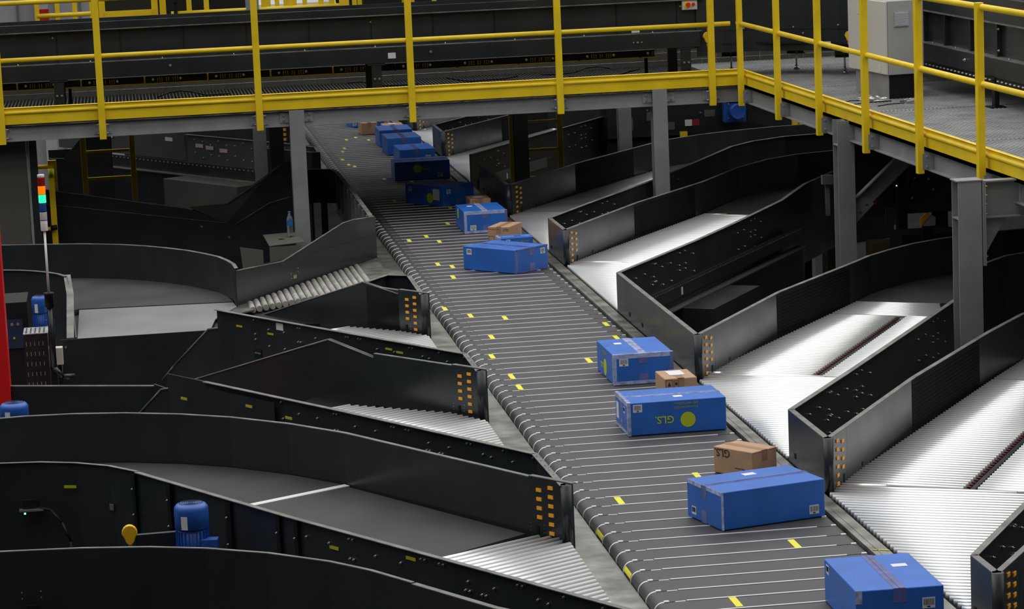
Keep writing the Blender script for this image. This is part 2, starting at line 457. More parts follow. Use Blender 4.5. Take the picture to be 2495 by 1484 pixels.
def lay_rollers(parent, poly, ang, pitch=.0563, r=.0158, m='roller', z=None, count=None, limit=98, start=0.):
    d = Vector((math.cos(ang), math.sin(ang))); nn = Vector((-d.y, d.x))
    ks = [Vector(p).dot(nn) for p in poly]; k = math.floor(min(ks) / pitch) * pitch + start; segs = []
    while k < max(ks):
        c = clip(poly, nn * k, d)
        if c: segs.append((nn * k + d * (c[0] + .006), nn * k + d * (c[1] - .006)))
        k += pitch
    z = -r + .001 if z is None else z
    segs.sort(key=lambda s_: s_[0].y)
    room = limit if count is None else max(0, limit - count[0])
    rest = MB()
    for i, (a, b) in enumerate(segs):
        A3 = (a.x, a.y, z); B3 = (b.x, b.y, z)
        if i < room:
            build('roller', MB().tube(A3, B3, r, 16), m, parent)
            if count is not None: count[0] += 1
        else: rest.tube(A3, B3, r, 12)
    if rest.v:
        o = build('roller', rest, m, parent); o['kind'] = 'stuff'

def inner(poly, dd):
    n = len(poly); c = Vector((sum(p[0] for p in poly) / n, sum(p[1] for p in poly) / n))
    return [tuple(Vector(p) + (c - Vector(p)).normalized() * dd) for p in poly]

def lane(label, poly, name='roller_lane', legs=(), zleg=-2.32, m='black'):
    n = len(poly); cx = sum(p[0] for p in poly) / n; cy_ = sum(p[1] for p in poly) / n
    t = thing(name, (cx, cy_, -.12), label, 'roller conveyor')
    build('bed_pan', MB().prism(poly, -.085, -.060), m, t)
    for lx, ly in legs:
        build('leg', MB().box((lx, ly, (-.085 + zleg) / 2), (.07, .07, -.085 - zleg)), 'anthracite', t)
    return t

# polylines (outer faces), taken from the plan of the hall
A6 = [(1.27, -10.47), (3.4, -6.95), (4.3, -5.4)]
B6 = [(1.305, -10.80), (3.06, -8.12), (4.6, -5.9)]
A5 = [(1.27, -7.01), (1.92, -5.93), (3.27, -3.64), (3.66, -2.62), (3.93, -2.17), (4.19, -1.87), (4.6, -1.66), (5.4, -1.6)]
B5 = [(1.305, -7.84), (2.215, -6.33), (3.09, -5.02), (3.5, -4.45), (4.1, -3.85), (4.9, -3.5)]
A4 = [(1.27, -1.50), (2.18, -.03), (2.73, .92), (3.40, 2.13), (3.88, 3.21), (4.43, 4.15), (5.1, 4.5)]
B4 = [(1.305, -4.41), (2.21, -2.90), (3.07, -1.74), (3.26, -1.47), (3.51, -1.20), (3.75, -.98), (4.0, -.82), (4.25, -.71), (4.6, -.58), (5.0, -.52), (5.6, -.5)]
A3 = [(1.27, 1.89), (1.75, 2.73), (2.65, 4.23), (2.98, 4.85), (3.45, 5.75), (3.97, 6.75), (4.29, 7.15), (4.72, 7.45), (5.2, 7.55), (5.9, 7.6)]
B3 = [(1.295, 1.04), (2.21, 2.58), (3.07, 3.82), (3.63, 4.8), (4.05, 5.35), (4.44, 5.66), (4.9, 5.82), (5.6, 5.9)]
A2 = [(1.28, 7.43), (1.75, 8.25), (2.20, 9.0), (2.66, 9.75), (3.30, 10.8), (3.8, 11.7), (4.6, 12.9)]
B2 = [(1.32, 4.50), (2.21, 5.98), (3.26, 7.46), (3.54, 7.8), (3.9, 8.08), (4.3, 8.3), (4.85, 8.5), (5.6, 8.6)]
A1_ = [(1.28, 10.93), (1.8, 11.8), (3.4, 14.5)]
B1 = [(1.31, 10.02), (2.27, 11.58), (3.9, 14.2)]
A0 = [(1.30, 14.0), (2.6, 16.2)]
B0 = [(1.335, 13.33), (2.6, 15.4)]
G6 = guard(1, A6, B6, 'black chute guard in the bottom right corner of the picture')
G5 = guard(1, A5, B5, 'black chute guard with orange reflectors at lower right, next to the largest blue carton')
G4 = guard(1, A4, B4, 'black chute guard with two slots in its long end panel, beside the shiny blue carton')
G3 = guard(1, A3, B3, 'black chute guard on the right whose nose is beside the skewed blue carton', nb=20)
G2 = guard(1, A2, B2, 'black chute guard under the gangway on the right with the yellow ladder standing behind it',
           corner=[(1.262, 6.54), (1.265, 4.54)])
G1 = guard(1, A1_, B1, 'black chute guard on the far right of the belt just under the gangway beam', nb=12)
G0 = guard(1, A0, B0, 'farthest black chute guard right of the belt, mostly hidden by the gangway beam', nb=0)

R_ANG = R(-31.5)
def right_lane(label, Fp, Np, endF, endN, split=None, trans=None, legs=()):
    """F: wall line at the far side, N: near side"""
    poly = [Fp, Np] + endN + endF[::-1]
    t = lane(label, poly, legs=legs)
    a_ = Vector(trans[0]); d_ = Vector((math.cos(R_ANG), math.sin(R_ANG))); p_ = Vector(Np); q_ = Vector(endN[0]) - p_
    den = d_.x * q_.y - d_.y * q_.x; s_ = ((p_.x - a_.x) * q_.y - (p_.y - a_.y) * q_.x) / den
    trans = [trans[0], tuple(a_ + d_ * s_)]; u_ = (Vector(trans[1]) - p_).dot(q_.normalized())
    endN = [e for e in endN if (Vector(e) - p_).dot(q_.normalized()) > u_ + .1]
    cnt = [0]
    low = [(1.285, Fp[1] + .02), (1.285, Np[1] + .02)] + trans[::-1]
    lay_rollers(t, low, R(-27), count=cnt)
    if split:
        s0, s1 = split
        def cut(p, q):
            p = Vector(p); e = Vector(q) - p; w = p - Vector(s1)
            return tuple(p + e * ((w.x * d_.y - w.y * d_.x) / (d_.x * e.y - d_.y * e.x)))
        f1 = cut(trans[0], endF[0]); n1 = cut(endN[0], endN[-1]) if len(endN) > 1 else cut(trans[1], endN[0])
        ff = [trans[0], s0, s1, f1]
        if Vector(f1).y < endF[-1][1]: lay_rollers(t, [f1, n1, endN[-1], endF[-1]], R_ANG, count=cnt, start=.02)
        lay_rollers(t, ff, R_ANG, count=cnt)
        nn_ = [tuple(Vector(s0) + Vector((.055, -.035))), trans[1]] + [e for e in endN if e[1] < n1[1]] + [n1, tuple(Vector(s1) + Vector((.055, -.035)))]
        lay_rollers(t, nn_, R_ANG, count=cnt, start=.01)
        d = (Vector(s1) - Vector(s0)).normalized()
        a = Vector(s0) + Vector((.018, -.01)); b = Vector(s1) + Vector((.018, -.01))
        build('centre_rail', MB().strip([tuple(a), tuple(b)], -.055, -.018, -.028), 'anthracite_gloss', t)
        mb = MB(); k = .03; L = (Vector(s1) - Vector(s0)).length
        while k < L:
            p = Vector(s0) + d * k + Vector((.006, -.004)); mb.box((p.x, p.y, -.022), (.020, .016, .016), R_ANG); k += .0563
        build('red_end_caps', mb, 'red_dark', t)['kind'] = 'stuff'
    else:
        lay_rollers(t, [trans[0], trans[1]] + endN + endF[::-1], R_ANG, count=cnt)
    return t
right_lane('bright roller lane running right from the belt between the two nearest chute guards',
    (1.262, -7.80), (1.27, -10.43), [(3.06, -5.10), (3.5, -4.45)], [(3.35, -7.02), (4.2, -5.6)], ((2.00, -7.98), (3.55, -5.35)), [(1.40, -7.64), (2.75, -8.25)], legs=[(1.6, -8.8), (3.2, -6.4)])
right_lane('bright roller lane with a dark centre gap, behind the guard beside the largest blue carton',
    (1.262, -4.37), (1.268, -6.98), [(3.06, -1.76)], [(3.24, -3.66), (3.62, -2.1)], ((2.02, -4.55), (3.18, -2.50)), [(1.40, -4.18), (1.80, -4.50)], legs=[(1.6, -5.2), (3.0, -3.0)])
right_lane('roller lane behind the long guard, opposite the skewed blue carton',
    (1.262, 1.08), (1.268, -1.47), [(3.06, 3.78)], [(3.39, 2.13), (3.75, 3.2)], None, [(1.40, 1.22), (1.83, .9)], legs=[(1.6, .4), (3.0, 2.4)])
right_lane('dim roller lane passing under the gangway between the ladder and the front column',
    (1.262, 4.54), (1.268, 1.92), [(3.24, 7.42)], [(2.96, 4.83), (3.7, 6.9)], None, [(1.42, 4.7), (1.9, 4.35)], legs=[(1.6, 4.0), (3.0, 6.2)])
right_lane('roller lane at the far side under the gangway, left of the flat end plate',
    (1.262, 10.05), (1.278, 7.46), [(3.0, 12.7)], [(3.3, 10.85)], None, [(1.42, 10.2), (1.9, 9.85)], legs=[(1.6, 9.4)])
right_lane('farthest roller lane right of the belt, a bright patch below the gangway beam',
    (1.262, 13.36), (1.278, 10.96), [(2.6, 15.3)], [(2.9, 13.6)], None, [(1.42, 13.5), (1.9, 13.2)], legs=[(1.7, 12.8)])

def curve_bed(label, F_, N_, legs=()):
    t = thing('curved_belt', (F_[0][0], F_[0][1], -.12), label, 'conveyor belt')
    build('belt', MB().prism(F_ + N_[::-1], -.03, -.002), 'rubber_pale', t)
    build('bed_plate', MB().prism(F_ + N_[::-1], -.12, -.032), 'anthracite', t)
    for x, y in legs: build('leg', MB().box((x, y, -1.22), (.07, .07, 2.2)), 'anthracite', t)
    return t
curve_bed('dark curved belt taking over from the bright rollers left of the tall grey column',
    [(3.08, -1.74)] + B4[3:], [(3.62, -2.11), (3.90, -2.13), (4.16, -1.83), (4.58, -1.64), (5.4, -1.58)], legs=[(4.3, -1.2), (5.2, -1.1)])
curve_bed('dark curved belt under the gangway, right of the front grey column',
    [(3.27, 7.44)] + B2[3:], [(3.72, 6.93), (4.0, 6.78), (4.29, 7.18), (4.72, 7.48), (5.2, 7.58), (5.6, 7.6)], legs=[(4.3, 7.8)])
curve_bed('dark belt following the second black curved wall below the gangway on the right',
    [(3.08, 3.80), (3.63, 4.78), (4.05, 5.33), (4.44, 5.64), (4.9, 5.80), (5.6, 5.9)], [(3.77, 3.22), (3.9, 3.25), (4.43, 4.18), (5.1, 4.53), (5.6, 4.6)], legs=[(4.3, 4.8)])

# outboard frame under the lanes seen inside the open guards
def outboard(label, P, q, boxes=(), dots=True, long_=2.6, z0=-.04, holes=0, tone='anthracite'):
    """chain guard strip and drive covers hung on the wall from P along direction q"""
    P = Vector(P); q = Vector(q).normalized(); nr = Vector((q.y, -q.x))
    t = thing('drive_frame', (P.x, P.y, -.6), label, 'conveyor frame')
    a = P + nr * .012; b = a + q * long_
    build('chain_guard', MB().strip([tuple(a), tuple(b)], z0 - .13, z0 - .02, -.045), tone, t)
    build('ledge', MB().strip([tuple(a), tuple(b)], z0 - .20, z0 - .19, -.10), 'dusty', t)
    build('lower_panel', MB().strip([tuple(a), tuple(b)], z0 - .62, z0 - .20, -.05), tone, t)
    if dots:
        mb = MB(); k = .05
        while k < long_:
            p = a + q * k + nr * .046; T = Matrix.Translation((p.x, p.y, z0 - .035)) @ Matrix.Rotation(math.atan2(q.y, q.x), 4, 'Z')
            mb.box((0, 0, 0), (.012, .006, .010), M=T); k += .045
        build('chain_pins', mb, 'galv', t)['kind'] = 'stuff'
    for s0, s1, dep, h, zt in boxes:
        p = a + q * (s0 + s1) / 2 + nr * (.06 + dep / 2)
        build('drive_cover', MB().box((p.x, p.y, z0 + zt - h / 2), (s1 - s0, dep, h), math.atan2(q.y, q.x)), tone, t, bev=.004)
    build('paper_label', MB().box(tuple(a + q * .75 + nr * .048) + (z0 - .085,), (.03, .004, .06), math.atan2(q.y, q.x)), 'label', t)
    for x in (.4, long_ - .3):
        p = a + q * x + nr * .03
        build('leg', MB().box((p.x, p.y, (-2.32 + z0 - .6) / 2), (.06, .06, 2.32 + z0 - .6 - .0)), 'anthracite', t)
    return t
outboard('dark drive frame with a box shaped cover inside the long open guard on the right', (1.55, -1.03), (.515, .857), boxes=[(.62, 1.78, .30, .40, -.20)], long_=4.0, z0=.03)
outboard('dark drive frame inside the open guard behind the yellow ladder', (1.36, 7.62), (.50, .866), long_=4.4, z0=.03, tone='grey_mid')
outboard('dark drive frame low inside the guard next to the largest blue carton', (1.7, -6.3), (.5, .866), long_=1.8, dots=False)

# ================================================================ left side
def left_poly_panel(t, nm, pts, p, q, m='anthracite_gloss', thick=.008, top=None):
    """pts given as (s, z): s = distance along p->q"""
    p = Vector(p); q = Vector(q); d = (q - p).normalized(); n = Vector((-d.y, d.x))
    if n.y < 0: n = -n
    P3 = [(p.x + d.x * s_, p.y + d.y * s_, z) for s_, z in pts]
    return build(nm, MB().poly3(P3, (n.x, n.y, 0), thick), m, t)

B_L4 = [(-.215, -8.50), (-.40, -8.24), (-1.24, -6.80), (-1.53, -6.43), (-1.85, -6.12), (-2.14, -5.92), (-2.46, -5.77), (-2.75, -5.69), (-3.05, -5.66), (-3.6, -5.72)]
B_L3 = [(-.215, -5.18), (-.40, -4.92), (-.84, -4.31)]
B_L2 = [(-.215, -1.97), (-.41, -1.69), (-.62, -1.36)]
A_L4 = [(-.27, -7.69), (-1.19, -6.13), (-1.94, -4.90), (-2.17, -4.52)]
A_L3 = [(-.25, -4.53), (-1.49, -2.50), (-1.76, -2.05)]
A_L2 = [(-.24, -.98), (-.42, -.86), (-.62, -1.18)]
A_L5 = [(-.24, -11.1), (-.43, -10.78), (-1.65, -8.75), (-2.39, -7.44), (-2.54, -7.24), (-2.72, -7.10), (-2.92, -7.01), (-3.14, -6.97), (-3.5, -6.99)]

def left_guard(A_, B_, label, a_bot=-.5, nb=20, e0=None, peakpts=None, stickers=()):
    t = thing('chute_guard', (B_[0][0], B_[0][1], a_bot), label, 'conveyor guard')
    g = build('side_panel', MB().strip(A_, a_bot, H, .010), 'anthracite_gloss', t)
    build('top_flange', MB().strip(A_[:3] if len(A_) < 6 else A_, H, H + .004, .034), 'flange', t)
    L = poly_len(A_)
    for (s_, z) in (LPAT if nb else []):
        if s_ > L - .05: continue
        p, d = along(A_, s_); q = p + Vector((-d.y, d.x)) * .010
        bolt(g, (q.x, q.y, z), (-d.y, d.x, 0), .0075)
    for (s_, z, w) in stickers:
        p, d = along(A_, s_); q = p + Vector((-d.y, d.x)) * .011
        build('yellow_sticker', MB().box((q.x, q.y, z), (w, .003, .014), math.atan2(d.y, d.x)), 'sticker_dim', g)
    E_ = [e0 if e0 else tuple(A_[0]), (-.245, B_[0][1])]
    build('end_panel', MB().strip(E_, -.05, H, -.008), 'anthracite_gloss', t)
    build('top_flange', MB().strip(E_, H, H + .004, -.034), 'flange', t)
    mb = MB()
    Le = poly_len(E_); k = .08
    while k < Le - .05:
        p, d = along(E_, k); mb.tube((p.x - .018, p.y, H + .003), (p.x - .018, p.y, H + .0055), .004, 6); k += .12
    build('screw_heads', mb, 'black', t)
    build('rounded_nose', MB().tube((-.243, B_[0][1] + .012, -.05), (-.243, B_[0][1] + .012, H + .004), .030, 20), 'anthracite_gloss', t)
    P0 = Vector(B_[0]); d0 = (Vector(B_[1]) - P0).normalized(); L1 = (Vector(B_[1]) - P0).length
    out = Vector((d0.y, -d0.x)); out = out if out.y < 0 else -out
    build('reflector_panel', MB().strip(B_[:2], -.05, H + .006, -.008), 'anthracite_gloss', t)
    build('top_flange', MB().strip(B_[:2], H + .006, H + .010, -.030), 'flange', t)
    build('front_panel', MB().strip(B_[1:], -.05, H, -.008), 'anthracite_gloss', t)
    if len(B_) > 3 or peakpts is None or len(peakpts) and peakpts[0][0] > 0:
        build('top_flange', MB().strip(B_[1:], H, H + .004, -.026), 'flange', t)
    zs6 = [.254 - .048 * k for k in range(6)]
    for s_, zs in ((.157, zs6), (.244, [z - .022 for z in zs6[:4]])):
        for z in zs:
            c = P0 + d0 * s_ + out * .002
            build('orange_reflector', MB().box((c.x, c.y, z), (.036, .007, .019), math.atan2(d0.y, d0.x)), 'orange', t)
    c = P0 + d0 * .263 + out * .002
    build('slot_hole', MB().box((c.x, c.y, .02), (.022, .004, .042), math.atan2(d0.y, d0.x)), 'black', t)
    for dx in (-.05, .05):
        for z in (.01, .03, .05):
            c = P0 + d0 * (.263 + dx) + out * .002
            build('rivet', MB().box((c.x, c.y, z), (.004, .003, .004), math.atan2(d0.y, d0.x)), 'zinc', t)
    return t

gl5t = thing('chute_guard', (-1.5, -9.8, -.5), 'black curved guard wall filling the bottom left corner of the picture', 'conveyor guard')
B_L5 = [(.1, -12.3), (-.55, -11.2), (-.92, -10.73), (-1.22, -10.22), (-1.38, -9.95), (-1.55, -9.73), (-1.82, -9.48), (-2.10, -9.30), (-2.36, -9.19), (-2.68, -9.11), (-3.07, -9.06), (-3.6, -9.1)]
build('front_panel', MB().strip(B_L5[:4], -.5, H, -.008), 'anthracite_gloss', gl5t)
build('curved_panel', MB().strip(B_L5[3:], -.5, H + .006, -.008), 'anthracite_gloss', gl5t)
build('top_flange', MB().strip(B_L5[:4], H, H + .004, -.030), 'flange', gl5t)
build('top_flange', MB().strip(B_L5[3:], H + .006, H + .010, -.020), 'flange', gl5t)
build('slot_hole', MB().box((-2.93, -9.10, .02), (.05, .02, .035), R(-4)), 'black', gl5t)
for dx in (-.045, .045):
    for z in (.07, .10): bolt(gl5t, (-2.93 + dx, -9.092, z), (0, -1, 0), .004, 'rivet')

A_L5i = A_L5
g5 = thing('chute_guard', (-1.5, -9.0, -.5), 'black side wall with stickers and bolts in front of the wide foreground curved belt', 'conveyor guard')
pA = build('side_panel', MB().strip(A_L5[:3], -.5, H, .010), 'anthracite_gloss', g5)
build('side_panel', MB().strip(A_L5[2:4], -.5, H, .010), 'anthracite', g5)
build('curved_panel', MB().strip(A_L5[3:], -.5, H + .004, .010), 'anthracite_gloss', g5)
build('top_flange', MB().strip(A_L5[:4], H, H + .004, .030), 'flange', g5)
build('top_flange', MB().strip(A_L5[3:], H + .004, H + .007, .022), 'flange', g5)

G_L4 = left_guard(A_L4, B_L4, 'black chute guard left of the belt whose front wall sweeps round into a long curve', stickers=[(2.33, .13, .09), (1.97, .12, .09), (2.72, .19, .09)][:0])
G_L3 = left_guard(A_L3, B_L3, 'black chute guard left of the belt whose front wall rises to a point', a_bot=-.55)
G_L2 = left_guard(A_L2, B_L2, 'black chute guard left of the belt standing next to the row of wide worn rollers', nb=0)
# sloped extensions of the front walls
def ext(t, p, q, prof, lip=True):
    left_poly_panel(t, 'sloped_panel', prof + [(prof[-1][0], -.75), (prof[0][0], -.75)], p, q)
    pp = Vector(p); qq = Vector(q); d = (qq - pp).normalized(); n = Vector((-d.y, d.x)); n = n if n.y > 0 else -n
    mb = MB()
    for (s0, z0), (s1, z1) in zip(prof[:-1], prof[1:]):
        a = Vector((pp.x + d.x * s0, pp.y + d.y * s0, z0)); b = Vector((pp.x + d.x * s1, pp.y + d.y * s1, z1))
        mb.tube(a, b, .006, 6); mb.tube(a + Vector((n.x, n.y, 0)) * .022, b + Vector((n.x, n.y, 0)) * .022, .005, 6)
    build('edge_trim', mb, 'flange', t)
ext(G_L2, (-.41, -1.69), (-.62, -1.36), [(.002, .265), (.43, .315), (1.86, -.096), (2.3, -.22)])
ext(G_L3, (-.84, -4.31), (-.40, -4.92), [(0.002, .265), (-.45, .342), (-1.88, -.07), (-2.25, -.18)])
# bottom parts of open guard interior on the left: extension plates with stickers
def ext_plate(t, P, q, s0, s1, zt, zb, m='anthracite_gloss'):
    P = Vector(P); q = Vector(q).normalized()
    return build('extension_plate', MB().strip([tuple(P + q * s0), tuple(P + q * s1)], zb, zt, .008), m, t)
d3 = (-.521, .853)
for t, P, pa, pb in ((G_L3, (-1.49, -2.50), [(0, .29), (.53, .285), (.53, -.9), (0, -.9)], [(.53, .152), (.68, .128), (1.18, -.204), (1.35, -.33)]),
                     (G_L4, (-1.94, -4.90), [(0, .29), (.43, .285), (.43, -.9), (0, -.9)], [(.43, .195), (.56, .168), (.83, -.015), (1.1, -.2)])):
    p = Vector(P); d = Vector(d3).normalized(); n = Vector((d.y, -d.x)); n = n if n.y > 0 else -n
    build('extension_plate', MB().poly3([(p.x + d.x * s_, p.y + d.y * s_, z) for s_, z in pa], (n.x, n.y, 0), .01), 'anthracite_gloss', t)
    Q = [(p.x + d.x * s_ + n.x * .012, p.y + d.y * s_ + n.y * .012, z) for s_, z in pb]
    build('slanted_plate', MB().poly3(Q + [(Q[-1][0], Q[-1][1], -.9), (Q[0][0], Q[0][1], -.9)], (n.x, n.y, 0), .01), 'anthracite', t)
    build('edge_trim', MB().path(Q, .008, 6), 'flange', t)

def wall_mark(t, nm, P, q, s_, z, w, h, m, tilt=0., off=.013, side=-1):
    P = Vector(P); q = Vector(q).normalized(); n = Vector((q.y, -q.x)); n = n if n.y < 0 else -n
    c = P + q * s_ + n * off
    T = Matrix.Translation((c.x, c.y, z)) @ Matrix.Rotation(math.atan2(q.y, q.x), 4, 'Z') @ Matrix.Rotation(tilt, 4, 'Y')
    return build(nm, MB().box((0, 0, 0), (w, .003, h), M=T), m, t)

# ---------------- left lanes
def left_lane(label, poly, rollpoly, ang=R(30), beltpoly=None, legs=(), pitch=.0600, stripe=None, name='belt_lane'):
    n = len(poly); cx = sum(p[0] for p in poly) / n; cy_ = sum(p[1] for p in poly) / n
    t = thing(name, (cx, cy_, -.12), label, 'roller conveyor')
    build('bed_pan', MB().prism(poly, -.10, -.066), 'black', t)
    lay_rollers(t, rollpoly, ang, pitch=pitch, r=.0165)
    a, b = rollpoly[0], rollpoly[1]
    if beltpoly: build('belt', MB().prism(beltpoly, -.06, -.006), 'rubber_pale', t)
    if stripe: build('joint_plate', MB().strip(stripe, -.006, -.001, .052), 'white_plastic', t)
    for x, y in legs: build('leg', MB().box((x, y, -1.21), (.07, .07, 2.22)), 'anthracite', t)
    return t
left_lane('straight grey belt with a pale joint strip and bright rollers, nearest on the left',
    [(-.222, -8.45), (-.40, -8.22), (-1.24, -6.82), (-2.36, -7.42), (-1.64, -8.72), (-.42, -10.75), (-.222, -10.9)],
    [(-.235, -8.40), (-.41, -8.29), (-1.02, -8.63), (-1.55, -8.9), (-.44, -10.7), (-.235, -10.8)], legs=[(-.9, -8.6), (-1.9, -7.5)],
    beltpoly=[(-.43, -8.25), (-1.24, -6.84), (-2.34, -7.42), (-1.64, -8.70), (-1.50, -8.94), (-.98, -8.66)], stripe=[(-1.25, -6.80), (-2.33, -7.42)])
curveL4 = [(-1.26, -6.80), (-1.53, -6.45), (-1.85, -6.14), (-2.14, -5.94), (-2.46, -5.79), (-2.75, -5.71), (-3.05, -5.68), (-3.6, -5.74)]
curveL4i = [(-2.37, -7.43), (-2.52, -7.23), (-2.70, -7.08), (-2.92, -6.99), (-3.14, -6.95), (-3.5, -6.97)]
curve_bed('wide dark curved belt between two curved walls at the left in the foreground', curveL4, curveL4i, legs=[(-2.0, -6.6), (-3.2, -6.3)])
left_lane('bright fan of slim rollers between the pointed guard and the curving guard',
    [(-.222, -5.15), (-.40, -4.90), (-.84, -4.29), (-1.2, -3.8), (-1.9, -4.86), (-1.18, -6.10), (-.27, -7.66), (-.222, -7.7)],
    [(-.235, -5.10), (-.42, -4.95), (-.80, -4.27), (-1.46, -4.66), (-1.62, -5.3), (-1.18, -6.06), (-.27, -7.62), (-.235, -7.7)], legs=[(-.6, -5.8), (-1.4, -4.8)])
left_lane('small bright triangle of slim rollers behind the pointed guard, left of the sorter',
    [(-.222, -1.95), (-.40, -1.68), (-.84, -.98), (-1.49, -2.45), (-.27, -4.50), (-.222, -4.5)],
    [(-.235, -1.92), (-.42, -1.74), (-.70, -1.30), (-1.25, -1.75), (-1.38, -2.55), (-.27, -4.46), (-.235, -4.5)], legs=[(-.6, -2.4)])

# wide worn rollers and wing (first chute on the left)
WP = Vector((-.205, 2.295)); WQ = Vector((-1.55, .03)); wd = (WQ - WP).normalized()
wing = thing('wing_guard', (-.8, 1.3, -.05), 'tall black wing shaped guard left of the belt above the row of wide worn rollers', 'conveyor guard')
Lw = (WQ - WP).length
def WS(x): return (x - WP.x) / wd.x
left_poly_panel(wing, 'lower_panel', [(0, -.03), (0, .19), (WS(-1.12), .212), (WS(-1.14), .235), (WS(-1.55), .262), (WS(-1.55), -.03)], WP, WQ)
left_poly_panel(wing, 'upper_panel', [(0, .192), (0, .345), (WS(-.43), .375), (WS(-.54), .373), (WS(-1.12), .214)], WP, WQ, m='anthracite_gloss')
pp = []
for x, z in ((-.22, .345), (-.43, .375), (-.54, .374), (-1.12, .215), (-1.55, .262)):
    s_ = WS(x); pp.append((WP.x + wd.x * s_, WP.y + wd.y * s_, z))
build('edge_trim', MB().path(pp, .006, 6), 'flange', wing)
EW = [(-.205, 2.295), (-.192, 2.66), (-.188, 3.93), (-.19, 5.2), (-.195, 6.3), (-.225, 6.65), (-.40, 6.79), (-.62, 6.75), (-.8, 6.5)]
build('end_panel', MB().strip(EW, -.05, .30, .008), 'anthracite', wing)
build('top_flange', MB().strip(EW, .30, .304, .040), 'flange', wing)
for k in range(9):
    y = 2.75 + .42 * k; build('rib', MB().b2((-.245, y, -.05), (-.20, y + .05, .298)), 'flange', wing)
p = WP + wd * WS(-1.02) * 1; n_ = Vector((wd.y, -wd.x)); n_ = n_ if n_.y < 0 else -n_
build('oval_hole_cover', MB().box((p.x + n_.x * .002, p.y + n_.y * .002, .055), (.055, .003, .028), math.atan2(wd.y, wd.x)), 'brass', wing)
for dx, dz in ((-.07, .04), (.06, .07), (.06, .04), (-.06, .0)):
    c = p + wd * -dx; bolt(wing, (c.x, c.y, .05 + dz), (n_.x, n_.y, 0), .004, 'rivet')
worn = thing('roller_lane', (-.8, .6, -.12), 'descending row of wide worn pale rollers between the wing guard and the black wall', 'roller conveyor')
build('bed_pan', MB().prism([(-.22, 2.27), (-1.54, .04), (-1.74, -.45), (-1.45, -.6), (-.64, -1.0), (-.42, -.84), (-.22, -.95)], -.095, -.062), 'black', worn)
build('end_plate', MB().prism([(-.215, 2.26), (-.42, 1.92), (-.40, .6), (-.215, .35)], -.03, -.02), 'apron', worn)
build('end_plate', MB().prism([(-1.54, .04), (-1.38, .30), (-1.42, -.2), (-1.70, -.55)], -.03, -.02), 'apron', worn)
dW = Vector((.012, -1.)).normalized()
for k in range(20):
    s_ = .30 + k * .0560 * 1.42
    a = WP + wd * (.44 + k * .1035) + Vector((.0, -.05))
    ln = 1.28 - k * .049
    b = a + Vector((.02, -1.)).normalized() * ln
    a = Vector((a.x, a.y)); 
    mb = MB(); mb.tube((a.x, a.y - .02, -.028), (b.x, b.y, -.028), .0245, 16)
    mb.tube((a.x, a.y + .0, -.030), (a.x, a.y - .02, -.028), .018, 16, r2=.0245)
    build('roller', mb, 'roller_old', worn)
build('leg', MB().box((-.7, .6, -1.21), (.07, .07, 2.22)), 'anthracite', worn)
build('leg', MB().box((-1.4, 0, -1.21), (.07, .07, 2.22)), 'anthracite', worn)

# ---------------- large left curve
OL = [(-1.55, -.02), (-1.56, .22), (-1.60, .46), (-1.66, .70), (-1.76, .93), (-1.90, 1.20), (-2.08, 1.45), (-2.25, 1.65), (-2.45, 1.83), (-2.77, 2.02), (-3.1, 2.14), (-3.6, 2.3)]
IL = [(-2.80, -1.12), (-2.83, -.2), (-2.87, .20), (-2.93, .36), (-3.02, .50), (-3.12, .61), (-3.24, .71), (-3.45, .82), (-3.8, .95)]
lc = thing('curved_belt', (-2.4, .6, -.12), 'dark curved belt with a pale steel sheet at its end, beside the worn rollers', 'conveyor belt')
build('belt', MB().prism([(-2.80, .30), (-1.57, .18)] + OL[2:] + IL[::-1][:-2], -.04, -.004), 'rubber_pale', lc)
build('bed_plate', MB().prism([(-2.80, -1.12), (-1.76, -1.10), (-1.55, -.02)] + OL[1:] + IL[::-1][:-1], -.14, -.045), 'anthracite', lc)
build('steel_sheet', MB().prism([(-2.795, .29), (-1.57, .175), (-1.55, -.05), (-1.74, -.6), (-1.80, -1.13), (-2.795, -1.17)], -.018, -.010), 'sheet', lc)
build('outer_wall', MB().strip(OL, -.05, H, -.010), 'anthracite', lc)
build('wall_flange', MB().strip(OL, H, H + .004, -.030), 'flange', lc)
build('inner_wall', MB().strip(IL, -.45, [.0, .19] + [H - .01] * (len(IL) - 2), .010), 'anthracite', lc)
build('wall_flange', MB().strip(IL[2:], H - .01, H - .006, .030), 'flange', lc)
build('wall_flange', MB().strip([(-2.875, -1.15), (-2.875, -.2), (-2.90, .25)], [.0, .19, H - .01], [.006, .196, H - .004], -.055), 'flange', lc)
bd = build('end_board', MB().b2((-2.92, -1.18, -.62), (-1.78, -1.165, -.002)), 'anthracite_gloss', lc)
bolt(bd, (-2.885, -1.18, -.06), (0, -1, 0), .008); bolt(bd, (-2.885, -1.18, -.30), (0, -1, 0), .008)
build('yellow_sticker', MB().box((-3.15, .655, .22), (.07, .004, .014), R(-30)), 'sticker_dim', lc)
for x, y in ((-2.2, .4), (-2.8, 1.4), (-2.3, -.9)): build('leg', MB().box((x, y, -1.23), (.08, .08, 2.18)), 'anthracite', lc)

# board below the pointed guard (next chute's end)
eb = thing('end_board', (-2.7, -3.2, -.9), 'long black board between the red post and the guard with the pointed wall', 'conveyor side board')
build('board', MB().strip([(-3.5, -2.9), (-2.25, -3.36)], -.9, -.002, -.012), 'anthracite_gloss', eb)
build('top_lip', MB().strip([(-3.5, -2.9), (-2.25, -3.36)], -.002, .002, .03), 'flange', eb)
build('chamfer_plate', MB().strip([(-2.25, -3.38), (-2.0, -4.0)], -.9, .02, -.012), 'anthracite', eb)
for x in (-3.2, -2.5): build('leg', MB().box((x, -3.1 - (x + 3.2) * .35, -1.6), (.06, .06, 1.44)), 'anthracite', eb)
